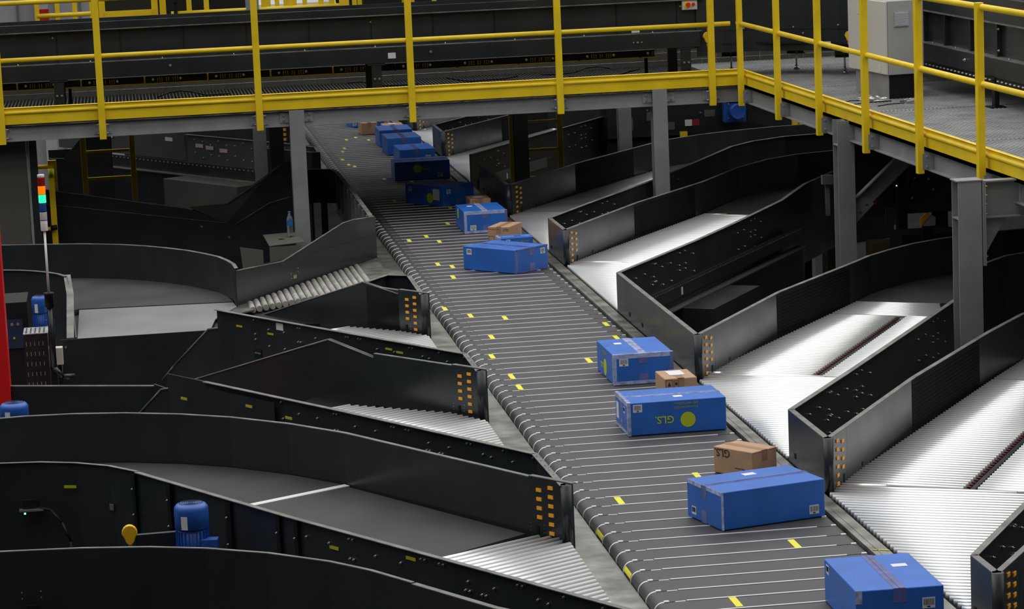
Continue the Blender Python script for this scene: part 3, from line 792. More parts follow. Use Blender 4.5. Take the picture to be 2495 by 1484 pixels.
# slatted plate floor beside the tower
pf = tag(build('service_floor', MB().b2((-4.6, -2.2, -.78), (-2.6, 1.6, -.74)), 'galv'), 'slotted service floor strip behind the signal tower post', 'floor plate')
mbs = MB()
for k in range(32): mbs.b2((-4.6, -2.15 + k * .115, -.74), (-2.6, -2.12 + k * .115, -.732))
o_ = build('raised_slats', mbs, 'galv', pf)
pfl = thing('service_floor_support', (-3.6, -.3, -2.32), 'dark stand hidden under the slotted service floor strip', 'support')
build('frame', MB().b2((-4.5, -1.9, -2.32), (-4.42, -1.8, -.78)).b2((-2.95, 1.3, -2.32), (-2.88, 1.4, -.78)), 'anthracite', pfl)

# ================================================================ floor and walls
struct('floor', MB().b2((-14, -26, -2.36), (22, 34, -2.32)), 'floor')
struct('wall_back', MB().b2((-14, 30, -2.32), (22, 30.2, 9)), 'wall_dark')
struct('wall_left', MB().b2((-9, 21.8, -2.32), (-2.35, 22.0, 6)), 'wall_paint')
mbp = MB()
for x in (-3.85, -3.55, -3.25, -2.9, -2.6): mbp.b2((x, 21.72, -2.32), (x + .03, 21.82, 6))
struct('trim_1', mbp, 'grey_steel')

# ================================================================ gangway
DZ = 1.19
def ibeam(axis, p0, p1, zc, h, w, tf=.009, tw=.007):
    """axis 'x' or 'y'"""
    mb = MB()
    for dz in (h / 2 - tf / 2, -h / 2 + tf / 2):
        if axis == 'x': mb.b2((p0[0], p0[1] - w / 2, zc + dz - tf / 2), (p1[0], p0[1] + w / 2, zc + dz + tf / 2))
        else: mb.b2((p0[0] - w / 2, p0[1], zc + dz - tf / 2), (p0[0] + w / 2, p1[1], zc + dz + tf / 2))
    if axis == 'x': mb.b2((p0[0], p0[1] - tw / 2, zc - h / 2), (p1[0], p0[1] + tw / 2, zc + h / 2))
    else: mb.b2((p0[0] - tw / 2, p0[1], zc - h / 2), (p0[0] + tw / 2, p1[1], zc + h / 2))
    return mb
gang = thing('gangway', (0, 5, 1.0), 'grey steel gangway with metal grating crossing above the belt', 'walkway')
BZ = 1.095; BH = .15
build('edge_beam', ibeam('x', (-5, 4.035), (3.60, 4.035), BZ, BH, .09), 'grey_steel', gang)
build('edge_beam', ibeam('y', (3.545, -6.6), (3.545, 4.0), BZ, BH, .09), 'grey_steel', gang)
build('edge_beam', ibeam('x', (-5, 6.6), (7.5, 6.6), BZ, BH, .09), 'grey_steel', gang)
build('edge_beam', ibeam('y', (6.6, -6.6), (6.6, 6.5), BZ, BH, .09), 'grey_steel', gang)
build('deck_plate', MB().b2((-5, 3.99, DZ - .03), (3.5, 6.72, DZ - .012)).b2((-1.2, 6.72, DZ - .03), (2.2, 8.5, DZ - .012)), 'galv_shaded', gang)  # second box is an unseen rear extension added to shade the belt
build('deck_plate', MB().b2((3.5, -6.6, DZ - .03), (7.2, 6.72, DZ - .012)), 'galv', gang)
gr = MB(); gf = MB()
x = -5.0
while x < 3.48: gf.b2((x, 4.0, DZ - .02), (x + .010, 6.7, DZ)); x += .034
x = 3.5
while x < 7.2: gr.b2((x, -6.6, DZ - .02), (x + .013, 6.7, DZ)); x += .034
y = -6.6
while y < 6.7: gr.b2((3.5, y, DZ - .014), (7.2, y + .006, DZ - .003)); y += .075
for yy in (-4.6, -2.0, .6, 3.2): gr.b2((3.5, yy, DZ - .01), (7.2, yy + .02, DZ + .003))
y = 4.0
while y < 6.7: gf.b2((-5, y, DZ - .014), (3.5, y + .006, DZ - .003)); y += .075
g_ = build('grating', gr, 'deck_steel', gang)
build('grating', gf, 'galv_shaded', gang)
# galvanised treads lit from the gap behind
def bracket_front(t, x):
    for q in (-1, 1):
        build('clip_plate', MB().box((x + q * .0585, 4.0275, 1.095), (.053, .005, .10)), 'grey_steel', t)
        build('clip_channel', MB().box((x + q * .033, 3.9825, 1.095), (.006, .095, .11)), 'galv', t)
    for dx in (-.062, .062):
        for z in (1.065, 1.125): bolt(t, (x + dx, 4.024, z), (0, -1, 0), .008)
    for z in (1.055, 1.135):
        build('bolt', MB().tube((x - .055, 3.975, z), (x + .06, 3.975, z), .006, 8), 'zinc', t)
def toe(axis, a, b, c):
    prof_ = [(0, 1.172), (.0, 1.262), (-.008, 1.270), (-.016, 1.280), (-.016, 1.290), (-.008, 1.300), (0, 1.306), (0, 1.326), (-.012, 1.330), (.006, 1.336), (.008, 1.172)]
    mb = MB(); n = len(prof_)
    if axis == 'x': vs = [(a, c + p, z) for p, z in prof_] + [(b, c + p, z) for p, z in prof_]
    else: vs = [(c + p, a, z) for p, z in prof_] + [(c + p, b, z) for p, z in prof_]
    mb.add(vs, [(i, (i + 1) % n, (i + 1) % n + n, i + n) for i in range(n)] + [tuple(range(n)), tuple(range(n, 2 * n))[::-1]])
    return mb
rail = thing('guard_rail', (0, 3.95, 1.0), 'yellow safety railing along the front of the gangway above the belt', 'railing')
FX = [-3.455, -2.54, -1.09, .34, 1.745, 3.21]
for x in FX:
    build('post', MB().box((x, 3.955, 1.665), (.062, .05, 1.33)), 'yellow', rail, bev=.003)
    bracket_front(rail, x)
build('knee_rail', MB().tube((-5, 3.965, 1.768), (3.40, 3.965, 1.768), .022, 16), 'yellow', rail)
build('top_rail', MB().tube((-5, 3.965, 2.29), (3.4, 3.965, 2.29), .022, 16), 'yellow', rail)
build('toe_board', toe('x', -5, 3.492, 3.99), 'yellow', rail)
rail2 = thing('guard_rail', (3.44, -1, 1.0), 'yellow safety railing along the side of the gangway at the upper right', 'railing')
SY = [3.76, 2.255, .77, -.72, -2.235, -3.73, -5.22]
for y in SY:
    build('post', MB().box((3.445, y, 1.665), (.05, .062, 1.33)), 'yellow', rail2, bev=.003)
    build('clip_plate', MB().b2((3.455, y - .036, 1.035), (3.54, y - .030, 1.150)), 'grey_steel', rail2)
    for z in (1.055, 1.13): bolt(rail2, (3.485, y - .036, z), (0, -1, 0), .008)
    for z in (1.06, 1.13): bolt(rail2, (3.53, y + .02, z), (-1, 0, 0), .006)
build('knee_rail', MB().tube((3.46, -6.6, 1.775), (3.46, 3.9, 1.775), .022, 16), 'yellow', rail2)
for y in (.3, 3.1, -4.1, -1.55): build('rail_sleeve', MB().tube((3.46, y, 1.775), (3.46, y + .004, 1.775), .0228, 16), 'brass', rail2)
build('top_rail', MB().tube((3.46, -6.6, 2.30), (3.46, 3.9, 2.30), .022, 16), 'yellow', rail2)
build('toe_board', toe('y', -6.6, 3.97, 3.50), 'yellow', rail2)

def hcol(name, x, y, z1, label, w=.14, d=.14, z0=-2.32, face='y', m='grey_steel', cap=False, plates=True):
    t = thing(name, (x, y, z0), label, 'column')
    mb = MB(); tf = .010
    if face == 'y':   # flanges face the camera
        mb.b2((x - w / 2, y - d / 2, z0), (x + w / 2, y - d / 2 + tf, z1)); mb.b2((x - w / 2, y + d / 2 - tf, z0), (x + w / 2, y + d / 2, z1)); mb.b2((x - .004, y - d / 2 + tf, z0), (x + .004, y + d / 2 - tf, z1))
    else:
        mb.b2((x - w / 2, y - d / 2, z0), (x - w / 2 + tf, y + d / 2, z1)); mb.b2((x + w / 2 - tf, y - d / 2, z0), (x + w / 2, y + d / 2, z1)); mb.b2((x - w / 2, y - .004, z0), (x + w / 2, y + .004, z1))
    build('shaft', mb, m, t)
    build('base_plate', MB().box((x, y, z0 + .01), (w + .08, d + .08, .02)), m, t)
    return t
c1 = hcol('steel_column', -.745, 4.03, 1.172, 'pale grey steel column left of the belt holding up the gangway front')
c2 = hcol('steel_column', 2.700, 4.03, 1.182, 'pale grey steel column right of the belt holding up the gangway front')
for t, x in ((c1, -.745), (c2, 2.70)):
    for sg in (-1, 1):
        xa = x + sg * .07; xb = x + sg * .155
        build('splice_plate', MB().b2((min(xa, xb), 4.022, 1.055), (max(xa, xb), 4.030, 1.15)), 'grey_steel', t)
        for z in (1.078, 1.125): bolt(t, (x + sg * .12, 4.022, z), (0, -1, 0), .011)
c3 = hcol('steel_column', 3.47, .08, 1.19, 'grey steel column with a diagonal brace under the side of the gangway', w=.14, d=.16, face='y')
build('stiffener', MB().b2((3.40, .01, .985), (3.466, .15, .995)), 'grey_steel', c3)
for z in (1.06, 1.09, 1.12, 1.15): bolt(c3, (3.56, -.01, z), (0, -1, 0), .009)
# diagonal brace of column 3
br = MB(); a = Vector((3.60, .1, .495)); b = Vector((4.20, .1, 1.03)); dv = (b - a).normalized(); up = Vector((-dv.z, 0, dv.x))
br.poly3([a - up * .07, b - up * .07, b + up * .07, a + up * .07], (0, 1, 0), .008)
br.poly3([a + up * .062, b + up * .062, b + up * .070, a + up * .070], (0, -1, 0), .06)
build('diagonal_brace', br, 'grey_steel', c3)
build('gusset_plate', MB().poly3([(3.54, .085, .31), (3.54, .085, .555), (3.61, .085, .56), (3.72, .085, .49)], (0, 1, 0), .008), 'grey_steel', c3)
for x_, z_ in ((3.595, .43), (3.65, .49)): bolt(c3, (x_, .085, z_), (0, -1, 0), .011)
# column 4 with its stub beam
c4 = thing('steel_column', (3.17, -4.28, -2.32), 'tall grey steel column with a bolted stub beam, nearest on the right', 'column')
mb = MB(); X4, Y4 = 3.17, -4.28
mb.b2((X4 - .08, Y4 - .075, -2.32), (X4 + .08, Y4 - .065, 1.19)); mb.b2((X4 - .08, Y4 + .065, -2.32), (X4 + .08, Y4 + .075, 1.19)); mb.b2((X4 - .01, Y4 - .065, -2.32), (X4, Y4 + .065, 1.19))
build('shaft', mb, 'grey_steel', c4)
build('top_plate', MB().b2((X4 - .09, Y4 - .08, 1.19), (X4 + .09, Y4 + .08, 1.198)), 'grey_steel', c4)
build('stiffener', MB().b2((X4 - .078, Y4 - .065, .935), (X4 - .01, Y4 + .065, .945)), 'grey_steel', c4)
build('end_plate', MB().b2((X4 + .086, Y4 - .08, .62), (X4 + .096, Y4 + .08, 1.19)), 'grey_steel', c4)
build('end_plate', MB().b2((X4 + .098, Y4 - .08, .62), (X4 + .108, Y4 + .08, 1.19)), 'grey_steel', c4)
for z in (.68, .75, .965, 1.03, 1.09, 1.15): bolt(c4, (X4 + .108, Y4 - .06, z), (1, 0, 0), .009)
build('stub_beam', ibeam('x', (X4 + .108, Y4), (3.53, Y4), 1.06, .25, .10), 'grey_steel', c4)
build('haunch', MB().poly3([(X4 + .108, Y4 - .004, .935), (X4 + .108, Y4 - .004, .66), (X4 + .27, Y4 - .004, .935)], (0, 1, 0), .008), 'grey_steel', c4)
build('base_plate', MB().box((X4, Y4, -2.31), (.26, .26, .02)), 'grey_steel', c4)
# back row
hcol('steel_column', -.805, 6.6, 1.02, 'dark steel column behind the pale front column, left of the belt')
hcol('steel_column', 1.725, 6.6, 1.02, 'dark steel column standing between the stiles of the right hand yellow ladder')
hcol('steel_column', 3.07, 8.0, 2.0, 'grey steel column behind the gangway, left of the right front column')
hcol('steel_column', -.86, 9.0, 2.0, 'narrow grey steel column half hidden behind the dark left column')

# ladders
def ladder(x0, x1, y, label, rungs, zb, zt=1.0):
    t = thing('ladder', ((x0 + x1) / 2, y, zb), label, 'ladder')
    for x in (x0, x1): build('stile', MB().box((x, y, (zb + zt) / 2), (.055, .06, zt - zb)), 'yellow', t, bev=.003)
    for z in rungs: build('rung', MB().box(((x0 + x1) / 2, y, z), (x1 - x0, .035, .028)), 'yellow', t)
    return t
ladder(1.672, 2.18, 6.88, 'yellow ladder going down from the gangway right of the belt, around a dark column', [.94, .657, .36, .07, -.15, -.44, -.73, -1.02, -1.31, -1.6, -1.89], -2.32, 1.02)
ladder(-2.77, -2.272, 6.88, 'yellow ladder going down from the gangway left of the belt', [.88, .60, .322, .04, -.19, -.48, -.77, -1.06, -1.35, -1.64, -1.93], -2.32, 1.02)

# ================================================================ conveyor on the gangway
CY = 4.80
up = thing('gangway_conveyor', (-.5, 5.2, DZ), 'long dark belt conveyor running along the gangway behind the front railing', 'conveyor')
build('lower_rail', MB().b2((-5, CY, 1.505), (3.28, CY + .05, 1.653)), 'anthracite_gloss', up)
build('ledge', MB().b2((-5, CY + .0, 1.653), (3.30, CY + .10, 1.659)), 'flange', up)
build('side_panel', MB().b2((-5, CY + .09, 1.659), (3.33, CY + .10, 1.965)), 'anthracite', up)
build('lip', MB().b2((-5, CY + .02, 1.968), (3.33, CY + .10, 2.035)), 'anthracite_gloss', up)
build('lip_flange', MB().b2((-5, CY + .018, 1.958), (3.33, CY + .06, 1.968)), 'flange', up)
build('belt', MB().b2((-5, CY + .11, 1.80), (3.33, CY + .75, 1.82)), 'rubber', up)
build('side_panel', MB().b2((-5, CY + .76, 1.50), (3.33, CY + .77, 2.035)), 'anthracite', up)
build('under_tray', MB().b2((-5, CY + .10, 1.52), (3.2, CY + .7, 1.535)), 'black', up)
x = -4.73
while x < 3.3:
    build('rib', MB().b2((x, CY + .082, 1.66), (x + .008, CY + .09, 1.958)), 'black', up); x += .60
x = -3.3
while x < 3.0:
    bolt(up, (x, CY + .04, 1.659), (0, 0, 1), .008); x += .68
for x in (-1.87, .63): bolt(up, (x, CY, 1.59), (0, -1, 0), .014)
for x in (-2.93, .10, 3.14):
    pl = build('support_leg', MB().b2((x - .047, CY + .01, 1.19), (x + .047, CY + .05, 1.50)).b2((x - .07, CY + .01, 1.19), (x + .07, CY + .08, 1.198)).b2((x - .085, CY + .005, 1.485), (x + .085, CY + .03, 1.51)), 'anthracite', up)
    for dx in (-.022, .022):
        bolt(pl, (x + dx, CY + .01, 1.355), (0, -1, 0), .011)
        build('slot', MB().b2((x + dx - .006, CY + .008, 1.24), (x + dx + .006, CY + .011, 1.29)), 'black', pl)
    build('support_leg', MB().b2((x - .047, CY + .7, 1.19), (x + .047, CY + .74, 1.50)), 'anthracite', up)
    bolt(up, (x - .03, CY + .09, 1.90), (0, -1, 0), .009)
build('paper_label', MB().b2((.215, CY - .003, 1.545), (.29, CY, 1.60)), 'label', up)
build('paper_label', MB().b2((2.62, CY + .087, 1.665), (2.70, CY + .09, 1.70)), 'label', up)
for x in (2.62, 2.66, 2.70): bolt(up, (x, CY, 1.575), (0, -1, 0), .011 if x == 2.66 else .008)
# yellow edged cable duct with perforated cover beneath
duct = thing('cable_duct', (-.5, 5.75, DZ), 'narrow perforated cable duct with a yellow edge under the gangway conveyor', 'cable duct')
build('cover', MB().b2((-5, 5.72, 1.36), (3.0, 5.78, 1.43)), 'black', duct)
build('yellow_edge', MB().b2((-5, 5.70, 1.350), (.0, 5.72, 1.359)).b2((.95, 5.70, 1.350), (3.0, 5.72, 1.359)), 'yellow', duct)
x = -4.6; hm = MB(); 
while x < 3:
    build('divider', MB().b2((x, 5.70, 1.355), (x + .014, 5.72, 1.425)), 'yellow' if x < .1 else 'black', duct)
    bolt(duct, (x + .09, 5.72, 1.395), (0, -1, 0), .013); bolt(duct, (x + .36, 5.72, 1.395), (0, -1, 0), .013)
    for k in range(10):
        if k in (3, 6): continue
        for r_ in range(3): hm.b2((x + .13 + k * .022, 5.712, 1.375 + r_ * .014), (x + .137 + k * .022, 5.721, 1.381 + r_ * .014))
    x += .62
build('perforations', hm, 'yellow', duct)['kind'] = 'stuff'
dl = MB()
for x in (-2.86, .17, 2.9): dl.b2((x, 5.74, 1.19), (x + .03, 5.77, 1.36))
build('feet', dl, 'black', duct)
cw = thing('wire_mesh_screen', (-.5, 6.72, DZ), 'low wire mesh screen along the back edge of the gangway', 'screen')
wm = MB(); x = -5.0
while x < 6.6: wm.tube((x, 6.66, 1.19), (x, 6.66, 1.62), .0022, 5); x += .155
for z in (1.24, 1.32, 1.40, 1.50, 1.60): wm.tube((-5, 6.66, z), (6.6, 6.66, z), .002, 5)
build('wires', wm, 'galv', cw)
tag(build('back_kerb', MB().b2((-5, 6.74, 1.12), (6.7, 6.80, 1.52)), 'concrete'), 'beige board behind the wire mesh at the back of the gangway', 'board')
for i_, (xa, ya, s_) in enumerate([(-2.0, 5.95, 1), (-.1, 5.9, 1), (.9, 5.9, -1), (2.1, 5.6, 1), (1.9, 6.2, -1)]):
    pts = [(xa + .12 * k, ya + .05 * math.sin(k * 1.1) * s_, 1.2 + .05 * max(0, math.sin(k * .8 + i_))) for k in range(7)]
    tag(build('cable', MB().path(pts, .008, 6), 'black'), ['short black cable end lying on the gangway grating at left', 'black cable under the gangway conveyor near its middle leg', 'black cable curling below the gangway conveyor right of its middle', 'black looped cable under the right end of the gangway conveyor', 'black cable on the grating behind the gangway conveyor at right'][i_], 'cable')

# elbow and right branch of the gangway conveyor
el = thing('conveyor_elbow', (4.4, 4.4, DZ), 'dark curved conveyor housing at the corner of the gangway', 'conveyor')
CX, CYc, RR = 3.33, 3.35, 1.52
arcp = [(CX + RR * math.cos(R(90 - k * 7.5)), CYc + RR * math.sin(R(90 - k * 7.5))) for k in range(13)]
arcp[0] = (3.30, CY + .07)
g = build('curved_side', MB().strip(arcp, 1.43, 2.6, .012), 'anthracite_gloss', el)
build('side_panel', MB().b2((3.26, CY + .06, 1.40), (3.36, CY + .072, 2.6)), 'anthracite', el)
for k, z in ((2, 1.66), (4.5, 1.66), (7, 1.68), (8.2, 1.68), (5, 1.60), (8, 1.60)):
    a_ = R(90 - k * 7.5); bolt(g, (CX + (RR - .002) * math.cos(a_), CYc + (RR - .002) * math.sin(a_), z), (-math.cos(a_), -math.sin(a_), 0), .010)
seam = [(CX + (RR - .001) * math.cos(R(90 - k * 7.5)), CYc + (RR - .001) * math.sin(R(90 - k * 7.5))) for k in range(13)]
build('seam', MB().strip(seam, 1.640, 1.643, -.002), 'black', el)
build('outer_side', MB().strip([(3.3, 5.6), (4.3, 5.5), (5.2, 4.9), (5.65, 4.0), (5.7, 3.3)], 1.43, 2.2, .012), 'anthracite', el)
build('under_plate', MB().prism([(3.3, 4.9), (3.3, 5.6), (4.3, 5.5), (5.2, 4.9), (5.65, 4.0), (5.7, 3.3), (4.87, 3.3), (4.7, 4.0), (4.3, 4.5), (3.8, 4.8)], 1.50, 1.52), 'black', el)
for i_, (x, y) in enumerate(((3.72, 5.42), (4.366, 5.325), (4.658, 4.539))):
    build('levelling_foot', MB().tube((x, y, 1.20), (x, y, 1.44), .010, 10).tube((x, y, 1.19), (x, y, 1.21), .032, 12).tube((x, y, 1.385), (x, y, 1.40), .02, 6).tube((x, y, 1.225), (x, y, 1.235), .02, 6), 'zinc', el)
    build('foot_bracket', MB().box((x, y, 1.352), (.18, .10, .010), R(-20)).box((x, y + .04, 1.395), (.17, .012, .085), R(-20)), 'anthracite_gloss', el)
build('warning_label', MB().box((4.37, 4.395, 1.50), (.075, .004, .055), R(-45)), 'ivory', el)
build('warning_label', MB().box((4.435, 4.325, 1.50), (.075, .004, .045), R(-45)), 'label', el)

rb = thing('gangway_conveyor', (5.2, -1, DZ), 'dark belt conveyor on the gangway running towards the viewer behind the grey cabinet', 'conveyor')
XR = 4.85
build('lower_rail', MB().b2((XR, -6.6, 1.445), (XR + .05, 3.3, 1.60)), 'anthracite', rb)
build('ledge', MB().b2((XR, -6.6, 1.60), (XR + .10, 3.3, 1.606)), 'flange', rb)
build('side_panel', MB().b2((XR + .09, -6.6, 1.606), (XR + .10, 3.3, 1.89)), 'anthracite_gloss', rb)
build('lip_flange', MB().b2((XR + .018, -6.6, 1.885), (XR + .07, 3.3, 1.90)), 'flange', rb)
build('lip', MB().b2((XR + .02, -6.6, 1.90), (XR + .10, 3.3, 2.10)), 'anthracite_gloss', rb)
build('belt', MB().b2((XR + .11, -6.6, 1.80), (XR + .80, 3.3, 1.82)), 'rubber', rb)
build('side_panel', MB().b2((XR + .81, -6.6, 1.45), (XR + .82, 3.3, 2.1)), 'anthracite', rb)
for y in (2.6, 1.95, 1.2, .45, -.5, -1.1, -1.9, -2.7, -3.5): build('rib', MB().b2((XR + .05, y, 1.606), (XR + .092, y + .05, 1.885)), 'anthracite', rb)
for y in (2.3, 1.6, .9, .1, -.7, -1.5): bolt(rb, (XR + .04, y, 1.606), (0, 0, 1), .008)
bolt(rb, (XR, 1.18, 1.535), (-1, 0, 0), .014)
for z in (1.66, 1.84): bolt(rb, (XR + .06, .42, z), (-1, 0, 0), .010)
for y in (.42, -3.2, 2.9):
    build('support_leg', MB().b2((XR + .0, y - .04, 1.19), (XR + .04, y + .04, 1.45)).b2((XR - .05, y - .08, 1.19), (XR + .09, y + .08, 1.198)), 'black', rb)
mb = MB(); y = 2.6
while y > -4: mb.b2((XR + .0, y, 1.41), (XR + .012, y + .03, 1.42)); y -= .11
build('perforated_strip', MB().b2((XR + .01, -6.5, 1.37), (XR + .04, 3.2, 1.445)), 'black', rb)
build('strip_marks', mb, 'label', rb)['kind'] = 'stuff'

# electrical cabinet
cab = thing('electrical_cabinet', (4.42, 1.95, DZ), 'grey electrical cabinet on a dark plinth standing on the gangway grating', 'cabinet')
K0 = (4.29, 1.62); K1 = (4.215, 2.60); K2 = (4.62, 1.66)
def off2(p, q, s_, o_): 
    d = (Vector(q) - Vector(p)).normalized(); return tuple(Vector(p) + d * s_)
K3 = (K1[0] + K2[0] - K0[0], K1[1] + K2[1] - K0[1])
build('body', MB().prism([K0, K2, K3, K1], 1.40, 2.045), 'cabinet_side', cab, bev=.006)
dv = (Vector(K1) - Vector(K0)).normalized(); nv = Vector((-dv.y, dv.x)); nv = nv if nv.x < 0 else -nv
Dp = [tuple(Vector(K0) + nv * .025 + dv * .004), tuple(Vector(K0) + nv * .003 + dv * .004), tuple(Vector(K1) + nv * .003), tuple(Vector(K1) + nv * .025)]
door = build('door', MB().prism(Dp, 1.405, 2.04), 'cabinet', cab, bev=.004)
c_ = Vector(K0) + nv * .026 + dv * .52
build('lock', MB().tube((c_.x, c_.y, 1.73), (c_.x + nv.x * .012, c_.y + nv.y * .012, 1.73), .011, 12), 'zinc', door)
c_ = Vector(K0) + nv * .027 + dv * .16
build('rating_label', MB().box((c_.x, c_.y, 1.45), (.07, .003, .06), math.atan2(dv.y, dv.x)), 'ivory', door)
c_ = Vector(K0) + nv * .027 + dv * .70
build('rating_label', MB().box((c_.x, c_.y, 1.935), (.06, .003, .06), math.atan2(dv.y, dv.x)), 'ivory', door)
d2 = (Vector(K2) - Vector(K0)).normalized(); n2 = Vector((d2.y, -d2.x)); n2 = n2 if n2.y < 0 else -n2
c_ = Vector(K0) + d2 * .125 + n2 * .006
gv = build('vent_grille', MB().box((c_.x, c_.y, 1.885), (.135, .012, .13), math.atan2(d2.y, d2.x)), 'vent', cab)
mb = MB()
for k in range(12): mb.box((c_.x + n2.x * .008, c_.y + n2.y * .008, 1.832 + k * .0095), (.122, .006, .0035), math.atan2(d2.y, d2.x))
build('vent_slats', mb, 'label', gv)
Q0 = Vector(K0) + d2 * .012 + dv * .03
build('plinth', MB().prism([tuple(Q0), tuple(Q0 + d2 * .28), tuple(Q0 + d2 * .28 + dv * .86), tuple(Q0 + dv * .86)], 1.19, 1.40), 'black', cab)
build('plinth_side', MB().prism([tuple(Q0), tuple(Q0 - d2 * .004), tuple(Q0 - d2 * .004 + dv * .86), tuple(Q0 + dv * .86)], 1.19, 1.40), 'grey_steel', cab)

# scraps of cable ties and paper by the cabinet
def scrap(cx, cy_, r_, label, n=9):
    mb = MB(); rr = random.Random(int(cx * 1000))
    for k in range(n):
        x = cx + rr.uniform(-r_, r_); y = cy_ + rr.uniform(-r_ * 1.6, r_ * 1.6); z = DZ + .006 + rr.uniform(0, .03)
        a_ = rr.uniform(0, 6.3); l_ = rr.uniform(.02, .07); w_ = rr.uniform(.01, .03)
        ca, sa = math.cos(a_), math.sin(a_)
        P = [(x + ca * l_, y + sa * l_, z), (x - sa * w_, y + ca * w_, z + rr.uniform(0, .02)), (x - ca * l_, y - sa * l_, z - .004), (x + sa * w_, y - ca * w_, z + rr.uniform(0, .015))]
        mb.add(P, [(0, 1, 2), (0, 2, 3)])
        mb.add([(p[0], p[1], p[2] + .001) for p in P], [(0, 1, 2), (0, 2, 3)])
    return tag(build('paper_scraps', mb, 'paper'), label, 'litter', kind='stuff')
scrap(4.13, 1.55, .09, 'pile of torn white paper scraps on the grating left of the cabinet plinth', 16)
scrap(4.36, 1.22, .05, 'small heap of white paper scraps on the grating in front of the cabinet plinth', 8)
for i_, (xa, ya, xb, yb, lb) in enumerate([(3.86, 1.55, 4.02, 1.62, 'black cable tie on the grating, leftmost of the litter by the cabinet'), (3.88, 1.30, 4.25, 1.42, 'long black cable tie lying below the paper scraps'),
        (4.02, 1.02, 4.30, 1.18, 'black cable tie on the grating nearest the railing'), (4.30, 1.32, 4.42, 1.30, 'short black cable tie in front of the cabinet plinth')]):
    tag(build('cable_tie', MB().path([(xa, ya, DZ + .005), ((xa + xb) / 2, (ya + yb) / 2 + .01, DZ + .009), (xb, yb, DZ + .005)], .0045, 6), 'black'), lb, 'cable tie')

# pull cord emergency switches
def pull_switch(x, y, z, label, s_=1.0, rot=0.):
    t = thing('pull_cord_switch', (x, y, z - .06 * s_), label, 'emergency switch')
    mb = MB(); P = []
    for k in range(16):
        a_ = 2 * math.pi * k / 16; r_ = .042 * s_ * (1 + .0 * math.sin(a_)); px = r_ * math.cos(a_); pz = r_ * math.sin(a_) * 1.1
        if pz < 0: px *= .72; pz *= 1.35
        P.append((x + px * math.cos(rot), y + px * math.sin(rot), z + pz))
    mb.poly3(P, (-math.sin(rot), math.cos(rot), 0), .04 * s_)
    build('housing', mb, 'orange' if s_ < .9 else 'yellow_hood', t, bev=.004 * s_)
    build('ring', MB().tube((x, y + .02 * s_, z - .06 * s_), (x, y + .02 * s_, z - .10 * s_), .008 * s_, 8), 'brass', t)
    build('mount', MB().b2((x - .012 * s_, y + .04 * s_, z - .02), (x + .012 * s_, y + .10 * s_, z + .01)), 'black', t)
    return t
mat('yellow_hood', (.80, .47, .012), .4)
pull_switch(3.34, 4.72, 1.60, 'round yellow pull cord switch at the right end of the gangway conveyor')
pull_switch(4.535, 3.9, 1.60, 'yellow pull cord switch left of the grey cabinet', .9, R(-20))
# control box with mushroom button
cb = thing('control_box', (3.19, 4.86, 1.90), 'small white control box with two red buttons on the gangway conveyor', 'control box')
build('case', MB().b2((3.12, 4.83, 1.865), (3.27, 4.89, 1.99)), 'ivory', cb, bev=.005)
build('yellow_ring', MB().tube((3.172, 4.826, 1.915), (3.172, 4.832, 1.915), .034, 20), 'sticker_yellow', cb)
build('stop_button', MB().tube((3.176, 4.800, 1.915), (3.176, 4.832, 1.915), .022, 20), 'red_btn' if 'red_btn' in MAT else 'red_paint', cb)
build('small_button', MB().tube((3.23, 4.812, 1.918), (3.23, 4.832, 1.918), .016, 16), 'red_paint', cb)

# ================================================================ parcels
def parcel(name, x, y, rz, L, Wd, h, label, cat, body, z0=.004, group=None, **k):
    """x,y = front left bottom corner; L along local x, Wd along local y (away)"""
    t = bpy.data.objects.new(name, None); COL.objects.link(t); t.empty_display_size = .1
    Rz = Matrix.Rotation(rz, 4, 'Z'); c = Rz @ Vector((L / 2, Wd / 2, 0))
    t.location = (x + c.x, y + c.y, z0); t.rotation_euler = (0, 0, rz); tag(t, label, cat, group)
    def p(nm, mb, m, par=t, bev=0.):
        me = bpy.data.meshes.new(nm); me.from_pydata(mb.v, [], mb.f); me.polygons.foreach_set('use_smooth', mb.sm); me.materials.append(MAT[m]); me.update()
        import bmesh
        bm = bmesh.new(); bm.from_mesh(me); bmesh.ops.recalc_face_normals(bm, faces=bm.faces); bm.to_mesh(me); bm.free()
        o = bpy.data.objects.new(nm, me); COL.objects.link(o); o.parent = par
        if bev: md = o.modifiers.new('bevel', 'BEVEL'); md.width = bev; md.segments = 3
        return o
    # body with slightly bulging faces
    n = 6; mb = MB(); rr = random.Random(int(x * 977 + y * 131))
    def grid(fn):
        vs = [fn(i / n, j / n) for j in range(n + 1) for i in range(n + 1)]
        mb.add(vs, [(j * (n + 1) + i, j * (n + 1) + i + 1, (j + 1) * (n + 1) + i + 1, (j + 1) * (n + 1) + i) for j in range(n) for i in range(n)], True)
    bl = lambda u, v: .004 * math.sin(math.pi * u) * math.sin(math.pi * v)
    a, b = L / 2, Wd / 2
    mb2 = MB().b2((-a, -b, 0), (a, b, h)); p('body', mb2, body, bev=.006)
    return t, p, a, b

